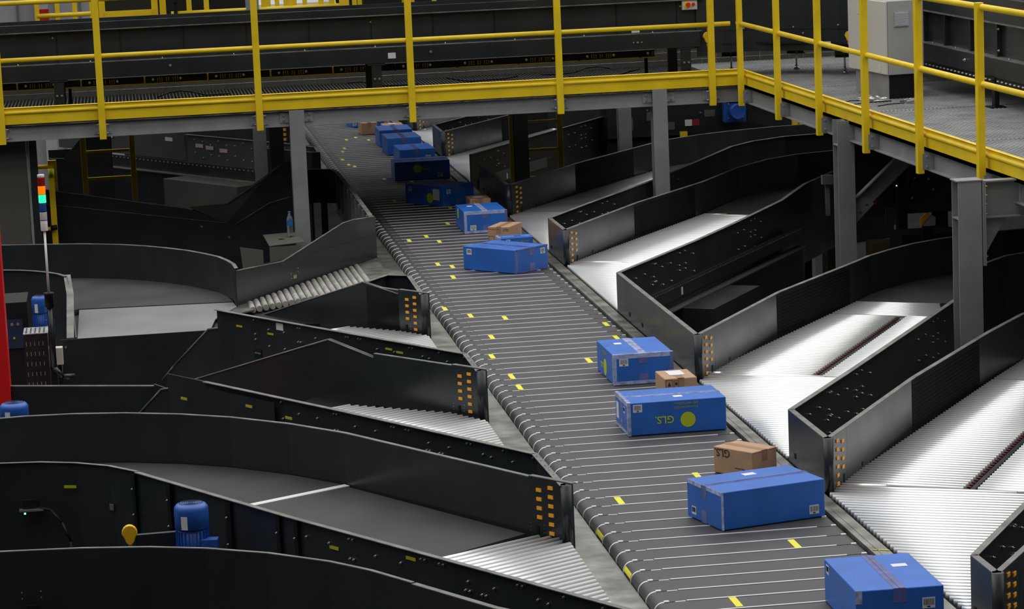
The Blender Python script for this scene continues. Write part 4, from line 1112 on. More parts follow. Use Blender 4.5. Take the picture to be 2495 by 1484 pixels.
def face_box(p, face, a, b, h, u, v, w, hh, nm, m, par, th=.0012, lift=0.):
    """patch on a face: u horizontal centre, v vertical centre"""
    e = th + lift
    if face == 'front': mb = MB().b2((u - w / 2, -b - e, v - hh / 2), (u + w / 2, -b - lift + .0001, v + hh / 2))
    elif face == 'left': mb = MB().b2((-a - e, u - w / 2, v - hh / 2), (-a - lift + .0001, u + w / 2, v + hh / 2))
    elif face == 'right': mb = MB().b2((a + lift - .0001, u - w / 2, v - hh / 2), (a + e, u + w / 2, v + hh / 2))
    else: mb = MB().b2((u - w / 2, v - hh / 2, h + lift - .0001), (u + w / 2, v + hh / 2, h + e))
    return p(nm, mb, m, par)

def barcode(p, face, a, b, h, u, v, s_, par):
    lab = face_box(p, face, a, b, h, u, v, s_, s_ * .85, 'barcode_label', 'label', par)
    mb = MB(); rr = random.Random(int((u + v) * 9999)); k = -s_ * .38
    e = .0022
    while k < s_ * .38:
        w = rr.choice((.001, .0018, .0026)) * s_ / .06
        if face == 'front': mb.b2((u + k, -b - e, v - s_ * .18), (u + k + w, -b - .0011, v + s_ * .32))
        elif face == 'left': mb.b2((-a - e, u + k, v - s_ * .18), (-a - .0011, u + k + w, v + s_ * .32))
        elif face == 'right': mb.b2((a + .0011, u + k, v - s_ * .18), (a + e, u + k + w, v + s_ * .32))
        else: mb.b2((u + k, v - s_ * .18, h + .0011), (u + k + w, v + s_ * .32, h + e))
        k += w + rr.choice((.003, .0042)) * s_ / .06
    if face == 'front': mb.b2((u - s_ * .12, -b - e, v - s_ * .35), (u + s_ * .12, -b - .0011, v - s_ * .25))
    p('barcode', mb, 'ink', lab)

def disc(p, face, a, b, u, v, r_, par, m='logo_green'):
    if face == 'front': mb = MB().tube((u, -b - .0014, v), (u, -b + .001, v), r_, 40)
    elif face == 'left': mb = MB().tube((-a - .0014, u, v), (-a + .001, u, v), r_, 40)
    return p('round_logo', mb, m, par)

def txt(par, body, size, face, a, b, u, v, m, up=False, bold=.0):
    """upside down lettering on a face"""
    rot = 0 if up else math.pi
    if face == 'front': Mx = Matrix.Translation((u, -b - .0012, v)) @ Matrix.Rotation(rot, 4, 'Y') @ Matrix.Rotation(R(90), 4, 'X')
    else: Mx = Matrix.Translation((-a - .0012, u, v)) @ Matrix.Rotation(rot, 4, 'X') @ Matrix.Rotation(R(-90), 4, 'Z') @ Matrix.Rotation(R(90), 4, 'X')
    return text_mesh('lettering', body, size, Mx, m, par, bold)

def blue(x, y, rz, orient, label, logo=None, tapes='', codes=(), h=.2, L=.6, Wd=.4, group=None):
    """orient 'x': long side along the front; 'y': long side pointing away"""
    if orient == 'y': L, Wd = Wd, L
    t, p, a, b = parcel('blue_carton', x, y, rz, L, Wd, h, label, 'parcel', 'blue_box', group=group)
    # centre tape on top along the long side and down the ends
    if orient == 'x':
        p('top_tape', MB().b2((-a, -.020, h - .0005), (a, .020, h + .0012)).b2((-a, -.002, h + .0012), (a, .002, h + .003)), 'tape' if 'L' in tapes else 'tape_dull', t)
        for z0_, z1_ in ((h * .66, h), (0, h * .34)):
            p('end_tape', MB().b2((-a - .0012, -.03, z0_), (-a, .03, z1_)), 'tape_dull', t)
            p('end_tape', MB().b2((a, -.03, z0_), (a + .0012, .03, z1_)), 'tape_dull', t)
    else:
        p('top_tape', MB().b2((-.026, -b, h - .0005), (.026, b, h + .0012)).b2((-.002, -b, h + .0012), (.002, b, h + .003)), 'tape' if 'T' in tapes else 'tape_dull', t)
        p('end_tape', MB().b2((-.03, -b - .0012, h * .68), (.03, -b, h)), 'tape_dull', t)
        p('end_tape', MB().b2((-.03, -b - .0012, .01), (.03, -b, h * .34)), 'tape_dull', t)
    if 'F' in tapes:   # band of tape round the front end
        p('edge_tape', MB().b2((-a - .0015, -b - .0015, h - .028), (a + .0015, -b + .0, h + .0005)).b2((-a, -b, h), (a, -b + .022, h + .0014)), 'tape', t)
        p('edge_tape', MB().b2((-a - .0015, -b - .0015, .0), (a, -b, .022)), 'tape', t)
        p('edge_tape', MB().b2((-a - .0018, -b - .0018, 0), (-a + .022, -b - .0, h)).b2((-a - .0018, -b, 0), (-a, -b + .02, h)), 'tape', t)
        p('edge_tape', MB().b2((a - .022, -b - .0018, 0), (a + .0018, -b - .0, h)), 'tape_dull', t)
    if 'L' in tapes:   # taped left end
        p('edge_tape', MB().b2((-a - .0015, -b, h - .025), (-a, b, h + .0005)).b2((-a, -b, h), (-a + .02, b, h + .0014)), 'tape', t)
        p('edge_tape', MB().b2((-a - .0018, -b - .0018, 0), (-a + .018, -b, h)).b2((-a - .0018, -b, 0), (-a, -b + .02, h)), 'tape', t)
        p('edge_tape', MB().b2((-a - .0015, -b, 0), (-a, b, .02)), 'tape', t)
    if 'R' in tapes:
        p('edge_tape', MB().b2((a, -b, h - .02), (a + .0015, b, h + .0005)).b2((a - .018, -b, h), (a, b, h + .0014)), 'tape', t)
        p('edge_tape', MB().b2((a - .018, -b - .0018, 0), (a + .0018, -b, h)).b2((a, -b, 0), (a + .0018, -b + .02, h)), 'tape', t)
        p('edge_tape', MB().b2((a, -b, 0), (a + .0015, b, .018)), 'tape', t)
    for c in codes: barcode(p, c[0], a, b, h, c[1], c[2], c[3], t)
    if logo:
        face, u, v, r_, gu, gv, gs = logo[:7]
        m = 'logo_green' if len(logo) < 8 else logo[7]
        disc(p, face, a, b, u, v, r_, t, m)
        upr = len(logo) > 8 and logo[8]
        if gs: txt(t, 'GLS.', gs, face, a, b, gu, gv, m, up=upr, bold=.0008)
    return t, p, a, b
# nearest first
t, p, a, b = blue(.705, -10.60, R(-1), 'y', 'nearest blue carton at the bottom of the belt, cut by the picture edge', tapes='f', codes=[('front', .13, .125, .058), ('left', .23, .165, .05)], )
face_box(p, 'top', a, b, .2, .10, .09, .07, .05, 'paper_label', 'label', t)
p('worn_corner', MB().b2((-a - .001, -b - .001, .14), (-a + .03, -b + .0, .201)), 'wear', t)
t, p, a, b = blue(.546, -8.548, R(14.5), 'x', 'largest looking blue carton, turned slightly, with barcodes in its lower corners', tapes='l', codes=[('front', .235, .045, .055), ('left', .12, .045, .05)])
face_box(p, 'top', a, b, .2, .02, .11, .07, .05, 'paper_label', 'label', t)
p('worn_edge', MB().b2((-a - .001, -b - .001, .0), (-a + .012, -b, .2)).b2((-a - .001, -b, .18), (-a, b, .2005)), 'wear', t)
t, p, a, b = blue(.512, -6.085, R(.5), 'x', 'blue carton with a round green logo and lettering printed upside down', logo=('front', .065, .078, .046, -.078, .088, .062), tapes='L', codes=[('front', -.24, .165, .055), ('left', -.09, .14, .045)])
face_box(p, 'top', a, b, .2, .03, -.08, .055, .05, 'paper_label', 'label', t)
face_box(p, 'left', a, b, .2, .13, .10, .07, .10, 'paper_label', 'label', t)
txt(t, 'Normalized ISO', .022, 'front', a, b, .055, .155, 'logo_dim')
txt(t, '600*400*200mm', .022, 'front', a, b, .055, .180, 'logo_dim')
t, p, a, b = blue(.712, -4.47, R(.5), 'y', 'blue carton with shiny tape along its top front edge, directly behind the brown labelled box', logo=('left', .0, .07, .055, .12, .07, .05, 'logo_green'), tapes='FT', codes=[('front', -.13, .148, .06)])
face_box(p, 'top', a, b, .2, -.09, .12, .05, .06, 'paper_label', 'label', t)
txt(t, '600*400*200mm', .02, 'left', a, b, .02, .165, 'logo_dim')
t, p, a, b = blue(.795, .632, R(40), 'x', 'x', tapes='') if False else (None,) * 4
t, p, a, b = blue(.802, .628, R(40), 'y', 'skewed blue carton standing corner first on the belt', tapes='f')
for o in [t]: pass
barcode(p, 'front', a, b, .2, .135, .155, .055, t); barcode(p, 'left', a, b, .2, .23, .155, .055, t)
p('worn_edge', MB().b2((-a - .0014, -b - .0014, .0), (-a + .02, -b, .2)).b2((-a - .0014, -b, .0), (-a, -b + .012, .2)).b2((-a, -b - .0014, 0), (a, -b, .012)).b2((-a, -b - .0014, .186), (a, -b, .2005)), 'tape_dull', t)
t, p, a, b = blue(.835, 1.91, R(1), 'x', 'small flat blue carton almost hidden behind the skewed blue carton', L=.3, Wd=.2, h=.13, tapes='L', codes=[('front', -.07, .10, .035)])
txt(t, '300*200*150', .024, 'front', a, b, .06, .095, 'logo_dim')
face_box(p, 'top', a, b, .13, .03, .0, .06, .04, 'paper_label', 'label', t)
t, p, a, b = blue(.705, 3.305, R(1), 'y', 'blue carton with silvery taped edges just in front of the gangway shadow', logo=('left', .12, .14, .05, .12, .14, 0, 'logo_green'), tapes='FT', codes=[('front', -.12, .05, .055)])
face_box(p, 'top', a, b, .2, -.09, .12, .05, .06, 'paper_label', 'label', t)
t, p, a, b = blue(.752, 5.385, R(33), 'y', 'skewed blue carton in the gangway shadow with a pale label stuck on its side', logo=('left', -.09, .075, .05, -.16, .08, 0, 'logo_green'), codes=[('front', -.13, .145, .05), ('left', .22, .15, .05)])
face_box(p, 'left', a, b, .2, -.19, .115, .10, .11, 'paper_label', 'label', t, th=.0016)
t, p, a, b = blue(.515, 7.85, R(0), 'x', 'blue carton lying broadside in the gangway shadow with an upright round logo', logo=('front', -.05, .12, .046, .045, .12, .046, 'logo_green', True), codes=[('front', .19, .045, .055)])
face_box(p, 'top', a, b, .2, -.03, .0, .05, .05, 'paper_label', 'label', t)
t, p, a, b = blue(.703, 9.13, R(1), 'y', 'blue carton behind the broadside one in the gangway shadow, third in the tight row', codes=[('front', .12, .10, .06)])
t, p, a, b = blue(.697, 10.50, R(1), 'y', 'blue carton in the tight row under the gangway, second from the far end', tapes='f', codes=[('front', -.10, .05, .055)])
t, p, a, b = blue(.700, 11.50, R(0), 'y', 'blue carton at the far end of the tight row under the gangway', tapes='f', codes=[('front', .1, .05, .05)])
t, p, a, b = blue(.62, 14.10, R(12), 'x', 'farthest blue carton, only its foot showing below the gangway beam', codes=[('front', -.2, .05, .05)], L=.4, Wd=.4)

def brown(x, y, rz, L, Wd, h, label, tape='x'):
    t, p, a, b = parcel('cardboard_box', x, y, rz, L, Wd, h, label, 'parcel', 'carton')
    if tape == 'y':
        p('top_tape', MB().b2((-.022, -b, h), (.022, b, h + .0012)).b2((-.022, -b - .0012, h - .06), (.022, -b, h)), 'carton_tape', t)
    else:
        p('top_tape', MB().b2((-a, -.022, h), (a, .022, h + .0012)).b2((a, -.022, h - .12), (a + .0012, .022, h)), 'carton_tape', t)
    return t, p, a, b
t, p, a, b = brown(.966, -7.443, R(127.5), .30, .20, .15, 'x') if False else (None,) * 4
# brown box P : corners (.787,-7.209) (.966,-7.443) (1.127,-7.341) (.914,-7.1)
t, p, a, b = brown(.962, -7.440, R(35), .20, .295, .15, 'brown cardboard box with dark upside down lettering, behind the largest looking blue carton', 'y')
txt(t, 'GLS.', .062, 'left', a, b, .080, .122, 'carton_ink', bold=.0008)
txt(t, 'Mail and Parcel', .012, 'left', a, b, -.05, .045, 'carton_ink')
p('open_flap', MB().b2((-a, -b - .001, .143), (a, -b, .146)), 'carton_edge', t)
t, p, a, b = brown(.921, -5.142, R(1), .21, .29, .15, 'brown cardboard box with a white address label, between two blue cartons on the near belt', 'y')
face_box(p, 'top', a, b, .15, .0, .03, .10, .15, 'address_label', 'label', t, lift=.0016)
txt(t, 'DE 7.78', .02, 'top_', a, b, 0, 0, 'ink') if False else None
face_box(p, 'front', a, b, .15, .0, .146, .05, .008, 'paper_label', 'label', t)
def outline(p, t, face, a, b, u, v, w, hh, th=.0025):
    mb = MB()
    for (cx_, cz_, ww, hz) in ((u, v + hh / 2, w, th), (u, v - hh / 2, w, th), (u - w / 2, v, th, hh), (u + w / 2, v, th, hh)):
        mb.b2((cx_ - ww / 2, -b - .0012, cz_ - hz / 2), (cx_ + ww / 2, -b, cz_ + hz / 2))
    p('printed_symbol', mb, 'carton_ink', t)
outline(p, t, 'front', a, b, -.075, .11, .042, .06)
p('printed_symbol', MB().poly3([(-.087, -b - .0005, .10), (-.063, -b - .0005, .10), (-.075, -b - .0005, .13)], (0, -1, 0), .0008), 'carton_ink', t)
outline(p, t, 'front', a, b, -.03, .11, .03, .05)
p('printed_symbol', MB().tube((-.03, -b - .0012, .115), (-.03, -b, .115), .010, 16), 'carton_ink', t)
t, p, a, b = brown(.825, 2.575, R(-28), .205, .33, .15, 'brown cardboard box with printed icons, behind the skewed blue carton', 'y')
txt(t, '- - - - - -', .03, 'front', a, b, -.05, .130, 'carton_ink', up=True, bold=.001)
outline(p, t, 'front', a, b, .05, .03, .09, .07)
outline(p, t, 'front', a, b, -.07, .03, .05, .07)
txt(t, 'STD', .03, 'front', a, b, .07, .12, 'carton_ink', up=True)
t, p, a, b = brown(.926, 4.645, R(1), .205, .295, .15, 'small brown box with a grey label at the edge of the gangway shadow', 'y')
face_box(p, 'top', a, b, .15, .0, .02, .10, .13, 'address_label', 'label', t, lift=.0016)
outline(p, t, 'front', a, b, -.06, .11, .03, .05); outline(p, t, 'front', a, b, -.02, .11, .03, .05)
t, p, a, b = brown(.625, 13.1, R(4), .20, .30, .15, 'farther left brown box at the far end of the belt under the beam', 'y')
t, p, a, b = brown(.85, 12.65, R(0), .26, .28, .15, 'brown box with a white label behind the far end of the blue carton row', 'y')
face_box(p, 'top', a, b, .15, .0, .02, .10, .13, 'address_label', 'label', t, lift=.0016)

# ================================================================ motors, tower, red post and other left side items
def motor(x, y, z, r_, h_, label, rz=0., conn=True, lab=True):
    t = thing('electric_motor', (x, y, z), label, 'motor')
    build('fan_cowl', MB().lathe([(0, h_), (r_ * .55, h_), (r_ * .85, h_ - .006), (r_ * .98, h_ - .02), (r_, h_ - .035), (r_, h_ * .62), (r_ * .96, h_ * .61), (0, h_ * .61)], (x, y, z), 28), 'motor_blue', t)
    mb = MB()
    for k in range(5): mb.lathe([(r_ * (.12 + .13 * k), h_ + .0005), (r_ * (.12 + .13 * k), h_ + .0015), (r_ * (.15 + .13 * k), h_ + .0015), (r_ * (.15 + .13 * k), h_ + .0005)], (x, y, z), 24)
    build('fan_grille', mb, 'black', t)
    fin = MB().tube((x, y, z), (x, y, z + h_ * .62), r_ * .86, 24)
    for k in range(24):
        a_ = 2 * math.pi * k / 24; fin.box((x + r_ * .9 * math.cos(a_), y + r_ * .9 * math.sin(a_), z + h_ * .3), (r_ * .16, .003, h_ * .56), a_)
    build('ribbed_housing', fin, 'motor_blue', t)
    if conn:
        build('terminal_box', MB().box((x + r_ * .95, y - r_ * .6, z + h_ * .30), (r_ * 1.0, r_ * .7, h_ * .32), R(-10)), 'motor_blue', t, bev=.004)
        build('yellow_tag', MB().box((x + r_ * .72, y - r_ * .97, z + h_ * .27), (r_ * .16, .004, h_ * .10), R(-10)), 'orange', t)
    if lab: build('rating_label', MB().box((x - r_ * .45, y - r_ * .90, z + h_ * .73), (r_ * .38, .004, h_ * .2), R(-27)), 'label', t)
    build('mount', MB().b2((x - r_ * .8, y - r_ * .8, -2.32), (x + r_ * .8, y + r_ * .8, z)), 'black', t)
    return t
motor(-2.14, -8.35, -.02, .087, .33, 'blue electric motor standing in front of the black bolted wall at lower left')
motor(-3.13, -5.0, -.02, .088, .28, 'blue electric motor top at the left picture edge below the red post', lab=True, conn=False)
motor(-3.06, -.95, -.02, .065, .33, 'blue electric motor behind the signal tower post', conn=True)
pull_switch(-2.455, -8.30, .158, 'yellow pull cord switch beside the blue motor at lower left', .95)
build('paper_label', MB().b2((-2.402, -8.262, .06), (-2.355, -8.258, .12)), 'label', None)
tag(bpy.data.objects[-1] if False else [o for o in COL.objects if o.name.startswith('paper_label') and o.parent is None][-1], 'small white paper label between the yellow switch and the blue motor', 'label')
gb = thing('gear_frame', (-2.3, -8.22, -.5), 'dark angled drive frame behind the yellow switch and the blue motor', 'drive frame')
build('frame_plate', MB().strip([(-2.43, -8.25), (-2.22, -8.24)], -2.32, .145, -.03), 'anthracite', gb)
build('frame_edge', MB().b2((-2.35, -8.27, .085), (-2.20, -8.24, .095)).b2((-2.36, -8.27, .03), (-2.20, -8.24, .04)), 'galv', gb)
# signal tower
st = thing('signal_tower', (-2.96, -1.8, -.74), 'signal tower with red, amber, green and blue lights on a thin pole', 'signal light')
TX, TY = -2.965, -1.8
def seg(nm, z0, z1, m, r_=.0255):
    return build(nm, MB().lathe([(0, z0), (r_ * .96, z0), (r_, z0 + .004), (r_, z1 - .004), (r_ * .96, z1), (0, z1)], (TX, TY, 0), 24), m, st)
zt = 1.318; hs = .063
seg('white_cap', zt - .02, zt, 'white_plastic')
for k, (nm, m) in enumerate((('red_lens', 'lens_red'), ('amber_lens', 'lens_amber'), ('green_lens', 'lens_green'), ('blue_lens', 'lens_blue'), ('clear_lens', 'lens_clear'))):
    z1 = zt - .02 - k * hs; s_ = seg(nm, z1 - hs + .003, z1, m)
    mb = MB()
    for j in range(20):
        a_ = 2 * math.pi * j / 20; mb.box((TX + .0255 * math.cos(a_), TY + .0255 * math.sin(a_), z1 - hs / 2), (.002, .0012, hs * .9), a_)
    build('lens_ribs', mb, m, s_)
    build('black_ring', MB().tube((TX, TY, z1 - hs), (TX, TY, z1 - hs + .003), .026, 20), 'black', st)
seg('base_body', zt - .02 - 5 * hs - .075, zt - .02 - 5 * hs, 'white_plastic')
zb = zt - .02 - 5 * hs - .075
build('pole', MB().tube((TX + .0, TY, .44), (TX, TY, zb), .009, 12), 'white_plastic', st)
build('clamp', MB().lathe([(0, .455), (.036, .455), (.038, .445), (.034, .435), (.034, .35), (.02, .345), (0, .345)], (TX, TY, 0), 20), 'black', st)
build('post', MB().tube((TX, TY, .36), (TX, TY, -.10), .018, 12).tube((TX, TY, -.1), (TX + .06, TY, -.17), .018, 12).tube((TX + .06, TY, -.17), (TX + .14, TY + .05, -.18), .018, 12), 'anthracite', st)
build('stand', MB().b2((TX - .022, TY + .0, -.74), (TX + .022, TY + .03, .36)), 'black', st)
# red post
rp_ = thing('red_post', (-3.35, -3.0, -.9), 'bright red post at the left edge of the picture', 'post')
build('shaft', MB().b2((-3.55, -3.05, -2.32), (-3.232, -2.85, 1.9)), 'red_paint', rp_, bev=.006)
# perforated box and control box behind tower
pb = thing('perforated_cover', (-3.08, -1.55, -.6), 'dark perforated sheet cover with a pale slotted top beside the tower post', 'machine cover')
build('case', MB().b2((-3.17, -1.68, -.55), (-3.0, -1.40, .135)), 'anthracite', pb, bev=.004)
build('foot', MB().b2((-3.1, -1.6, -.74), (-3.05, -1.5, -.55)), 'black', pb)
build('top', MB().b2((-3.175, -1.685, .135), (-2.995, -1.395, .142)), 'galv', pb)
hm = MB()
for i in range(5):
    for j in range(5): hm.b2((-3.16 + i * .032, -1.66 + j * .05, .1422), (-3.148 + i * .032, -1.63 + j * .05, .1435))
build('slots', hm, 'black', pb)
hm = MB()
for i in range(5):
    for j in range(6): hm.b2((-3.158 + i * .03, -1.683, .05 - j * .075), (-3.153 + i * .03, -1.6805, .08 - j * .075))
build('slots', hm, 'grey_steel', pb)
mat('panel_blue', (.015, .03, .07), .4)
mb_ = thing('machine_box', (-3.3, -.7, -.6), 'dark machine box with a blue switch panel between the red post and the blue motor', 'machine')
build('case', MB().b2((-3.50, -.95, -.5), (-3.16, -.45, .27)), 'black', mb_, bev=.004)
build('panel', MB().b2((-3.32, -.965, -.08), (-3.20, -.95, .14)), 'panel_blue', mb_)
for x_ in (-3.28, -3.235): build('gauge', MB().tube((x_, -.972, .105), (x_, -.965, .105), .012, 14), 'galv', mb_)
build('lamp', MB().tube((-3.27, -.972, .0), (-3.27, -.965, .0), .008, 12), 'sticker_dim', mb_)
build('foot', MB().b2((-3.45, -.9, -.74), (-3.2, -.5, -.5)), 'black', mb_)
jb = thing('junction_box', (-2.935, -1.3, -.15), 'small ivory junction box low beside the end board', 'junction box')
build('case', MB().b2((-2.965, -1.36, -.16), (-2.905, -1.28, -.03)), 'ivory', jb, bev=.004)
build('bracket', MB().b2((-2.95, -1.28, -.5), (-2.92, -1.26, -.1)), 'black', jb)

# stickers, notes and bolts on the left walls
q3 = (-.521, .853)
wall_mark(G_L3, 'yellow_sticker', (-.25, -4.53), q3, 2.61, .201, .075, .014, 'sticker_dim')
wall_mark(G_L3, 'yellow_sticker', (-.25, -4.53), q3, 2.22, .186, .075, .014, 'sticker_dim')
wall_mark(G_L3, 'yellow_sticker', (-.25, -4.53), q3, .83, .231, .075, .014, 'sticker_dim')
wall_mark(G_L3, 'yellow_sticker', (-.25, -4.53), q3, .71, .221, .075, .014, 'sticker_dim')
pn = wall_mark(G_L3, 'paper_note', (-.25, -4.53), q3, 2.10, .25, .085, .050, 'paper')
wall_mark(G_L4, 'yellow_sticker', (-.27, -7.69), q3, 3.46, .162, .07, .016, 'sticker_dim')
wall_mark(G_L4, 'yellow_sticker', (-.27, -7.69), q3, 2.73, .205, .07, .016, 'sticker_dim')
wall_mark(G_L4, 'yellow_sticker', (-.27, -7.69), q3, 2.31, .187, .07, .016, 'sticker_dim')
wall_mark(G_L4, 'recessed_panel', (-.27, -7.69), q3, 2.82, .04, .72, .44, 'anthracite', off=.010)
wall_mark(G_L3, 'control_slot', (-.25, -4.53), q3, 2.39, .023, .09, .07, 'black', off=.013)
wall_mark(G_L3, 'metal_catch', (-.25, -4.53), q3, 2.385, .03, .07, .010, 'galv', off=.018)
for s_ in (2.98, ): 
    for z in (.13, .05): pass
q5 = (-.515, .857); P5 = (-.43, -10.78)
for s_, z, w in ((1.60, .14, .06), (.96, .145, .06), ): pass
wall_mark(g5, 'yellow_sticker', P5, q5, 2.01, .197, .075, .016, 'sticker_dim')
wall_mark(g5, 'yellow_sticker', P5, q5, 1.39, .25, .075, .016, 'sticker_dim')
wall_mark(g5, 'yellow_sticker', (-2.8, -7.085), (-.9, .3), -.04, .165, .07, .015, 'sticker_dim', off=.014)
wall_mark(g5, 'square_hole_cover', (-2.52, -7.28), (-.62, .78), .03, .07, .035, .035, 'galv', off=.012)
for s_, z in LPAT:
    if s_ > 2.25: continue
    c = Vector(P5) + Vector(q5) * s_; n_ = Vector((-.857, -.515))
    bolt(pA, (c.x + n_.x * .010, c.y + n_.y * .010, z), (n_.x, n_.y, 0), .0075)
for (x, y), w in (((-2.40, -7.42), .03), ((-2.22, -7.75), .03), ((-1.93, -8.25), .045), ((-1.70, -8.66), .03), ((-1.62, -8.80), .03)):
    build('frame_post', MB().box((x - .012, y - .008, .08), (w, .03, .40), R(-59)), 'black', g5)
    for z in (.20, .06): bolt(g5, (x - .03, y - .022, z), (-.857, -.515, 0), .006)
sn = thing('photo_sensor', (-2.99, -7.06, .0), 'small black sensor with a tiny green light on the curved wall at far left', 'sensor')
build('housing', MB().b2((-3.03, -7.06, .045), (-2.95, -7.02, .095)), 'black', sn)
build('bracket', MB().b2((-3.05, -7.08, .035), (-2.92, -7.03, .045)), 'galv', sn)
build('green_light', MB().b2((-3.025, -7.082, .022), (-3.015, -7.078, .03)), 'led', sn)
tag(build('sensor_cable', MB().path([(-2.94, -7.06, .05), (-2.88, -7.10, .04), (-2.82, -7.16, -.02), (-2.78, -7.2, -.12), (-2.77, -7.2, -.3)], .008, 6), 'black'), 'black cable drooping from the small sensor on the curved wall', 'cable')

# ================================================================ background under the gangway, left
bgl = thing('side_conveyor', (-1.4, 11, -.6), 'dark conveyor side with three handwritten notes behind the left ladder', 'conveyor')
PA = Vector((-.753, 10.074)); qa = Vector((-.522, .853)).normalized(); na = Vector((-.866, -.50))
def pl(s_, o_=0): v = PA + qa * s_ + na * o_; return (v.x, v.y)
g = build('side_panel', MB().strip([pl(-.9), pl(1.62)], -.04, .29, .012), 'grey_mid', bgl)
build('top_flange', MB().strip([pl(-.9), pl(1.62)], .29, .295, .04), 'flange', bgl)
build('side_panel', MB().strip([pl(1.66), pl(4.6)], -.02, .40, .02), 'grey_mid', bgl)
build('chain_guard', MB().strip([pl(-.9), pl(4.2)], -.18, -.04, .04), 'anthracite_gloss', bgl)
build('ledge', MB().strip([pl(-.9), pl(4.2)], -.19, -.18, .12), 'flange', bgl)
build('lower_panel', MB().strip([pl(-.9), pl(4.2)], -1.0, -.19, .03), 'anthracite_gloss', bgl)
mb = MB(); s_ = -.6
while s_ < 4.1:
    x, y = pl(s_, .045); mb.box((x, y, -.06), (.03, .006, .014), R(120)); s_ += .09
build('chain_pins', mb, 'grey_steel', bgl)['kind'] = 'stuff'
for s_, z, m in ((1.34, .172, 'paper_pink'), (1.12, .158, 'paper_pink'), (.83, .140, 'paper_pink'), (2.0, .215, 'paper'), (3.35, .19, 'paper')):
    x, y = pl(s_, .022 if s_ < 3 else .03); build('paper_note', MB().box((x, y, z), (.16, .004, .045), R(121.5)), m, bgl)
for k in range(26):
    s_ = -.6 + (k % 13) * .17; z = .22 if k < 13 else .06
    x, y = pl(s_, .012); bolt(g, (x, y, z + .03 * math.sin(k * 2.3)), (na.x, na.y, 0), .011)
x, y = pl(.78, .24); build('drive_cover', MB().box((x, y, -.36), (1.55, .34, .34), R(121.5)), 'taupe', bgl, bev=.005)
for s_ in (0, 2.0, 4.0): x, y = pl(s_, -.1); build('leg', MB().box((x, y, -1.66), (.07, .07, 1.32)), 'anthracite', bgl)
for sx_, lb in ((4.6, 'perforated dark motor guard box behind the left ladder, left one'), (3.1, 'perforated dark motor guard box behind the left ladder, right one')):
    x, y = pl(sx_, .9); t = thing('motor_guard', (x, y, -.9), lb, 'machine cover')
    build('case', MB().box((x, y, -.75), (.42, .36, .52), R(8)), 'black', t); build('top', MB().box((x, y, -.485), (.44, .38, .012), R(8)), 'flange', t)
    hm = MB()
    for k in range(5): hm.box((x - .15 + k * .07, y - .20, -.58), (.02, .012, .12), R(8))
    build('slots', hm, 'galv', t); build('stand', MB().box((x, y, -1.66), (.3, .3, 1.3)), 'black', t)

# inclined side board behind the big left curve
ib = thing('inclined_side_board', (-2.3, 5.0, -.4), 'long black sloping board with two pale edge lines behind the signal tower', 'conveyor side board')
Y5 = 5.0
def bz(u): return u
build('board', MB().poly3([(-3.6, Y5, .535), (-1.80, Y5, .185), (-1.42, Y5, .02), (-1.40, Y5, -1.2), (-3.6, Y5, -1.2)], (0, 1, 0), .02), 'anthracite', ib)
build('edge_line', MB().tube((-3.6, Y5, .537), (-1.80, Y5, .187), .006, 6).tube((-3.6, Y5 - .004, .385), (-1.42, Y5 - .004, .02), .004, 6), 'flange', ib)
build('rear_board', MB().b2((-3.6, Y5 + .6, -1.2), (-1.4, Y5 + .62, .1)), 'anthracite', ib)
build('wing', MB().poly3([(-1.42, Y5, .02), (-1.78, Y5, .20), (-1.40, Y5 + .02, .21), (-.98, Y5 + .04, .47), (-.83, Y5 + .05, .58), (-.70, Y5 + .05, .58), (-.70, Y5 + .05, -1.2), (-1.42, Y5, -1.2)], (0, 1, 0), .02), 'anthracite', ib)
build('wing_edge', MB().path([(-1.40, Y5, .215), (-1.02, Y5 + .03, .44), (-.83, Y5 + .04, .585)], .012, 6).path([(-1.34, Y5 - .01, .0), (-1.0, Y5 - .01, .19), (-.8, Y5 - .01, .24)], .005, 6), 'flange', ib)
build('stand', MB().b2((-3.3, Y5 + .1, -2.32), (-3.2, Y5 + .2, -1.2)).b2((-1.6, Y5 + .1, -2.32), (-1.5, Y5 + .2, -1.2)), 'black', ib)
for x, z in ((-1.66, .0), (-1.7, -.28), (-1.4, -.12)): bolt(ib, (x, Y5, z), (0, -1, 0), .012)
tp = tag(build('taupe_panel', MB().b2((-3.9, 4.28, -2.32), (-3.265, 4.33, 1.0)), 'taupe'), 'flat brown grey panel at the left edge under the gangway', 'panel')
tag(build('dark_profile', MB().b2((-3.235, 4.28, -2.32), (-3.165, 4.34, 1.0)), 'anthracite_gloss'), 'dark vertical metal profile beside the brown grey panel', 'profile')
tag(build('pale_profile', MB().b2((-3.262, 4.27, -2.32), (-3.238, 4.34, 1.0)), 'grey_steel'), 'thin pale vertical strip beside the brown grey panel', 'profile')
# yellow railing piece under the gangway at left
yr = thing('guard_rail', (-3.3, 7.0, 0), 'short yellow railing end under the gangway above the signal tower', 'railing')
build('post', MB().box((-3.10, 7.0, -.05), (.085, .06, 1.15)), 'yellow', yr)
build('rail', MB().tube((-3.9, 7.0, .47), (-3.12, 7.0, .46), .022, 12), 'yellow', yr)
build('loops', MB().tube((-3.115, 6.96, .44), (-3.115, 6.96, .33), .032, 12).tube((-3.115, 6.96, .30), (-3.115, 6.96, .20), .032, 12).tube((-3.115, 6.96, .16), (-3.115, 6.96, .06), .032, 12), 'sticker_yellow', yr)
build('leg', MB().box((-3.10, 7.05, -1.45), (.085, .06, 1.75)), 'yellow', yr)
y2 = thing('guard_rail', (-3.1, 4.5, -.4), 'low yellow railing corner with black end caps behind the signal tower pole', 'railing')
build('post', MB().box((-3.055, 4.62, -.85), (.055, .05, 2.9)), 'yellow', y2)
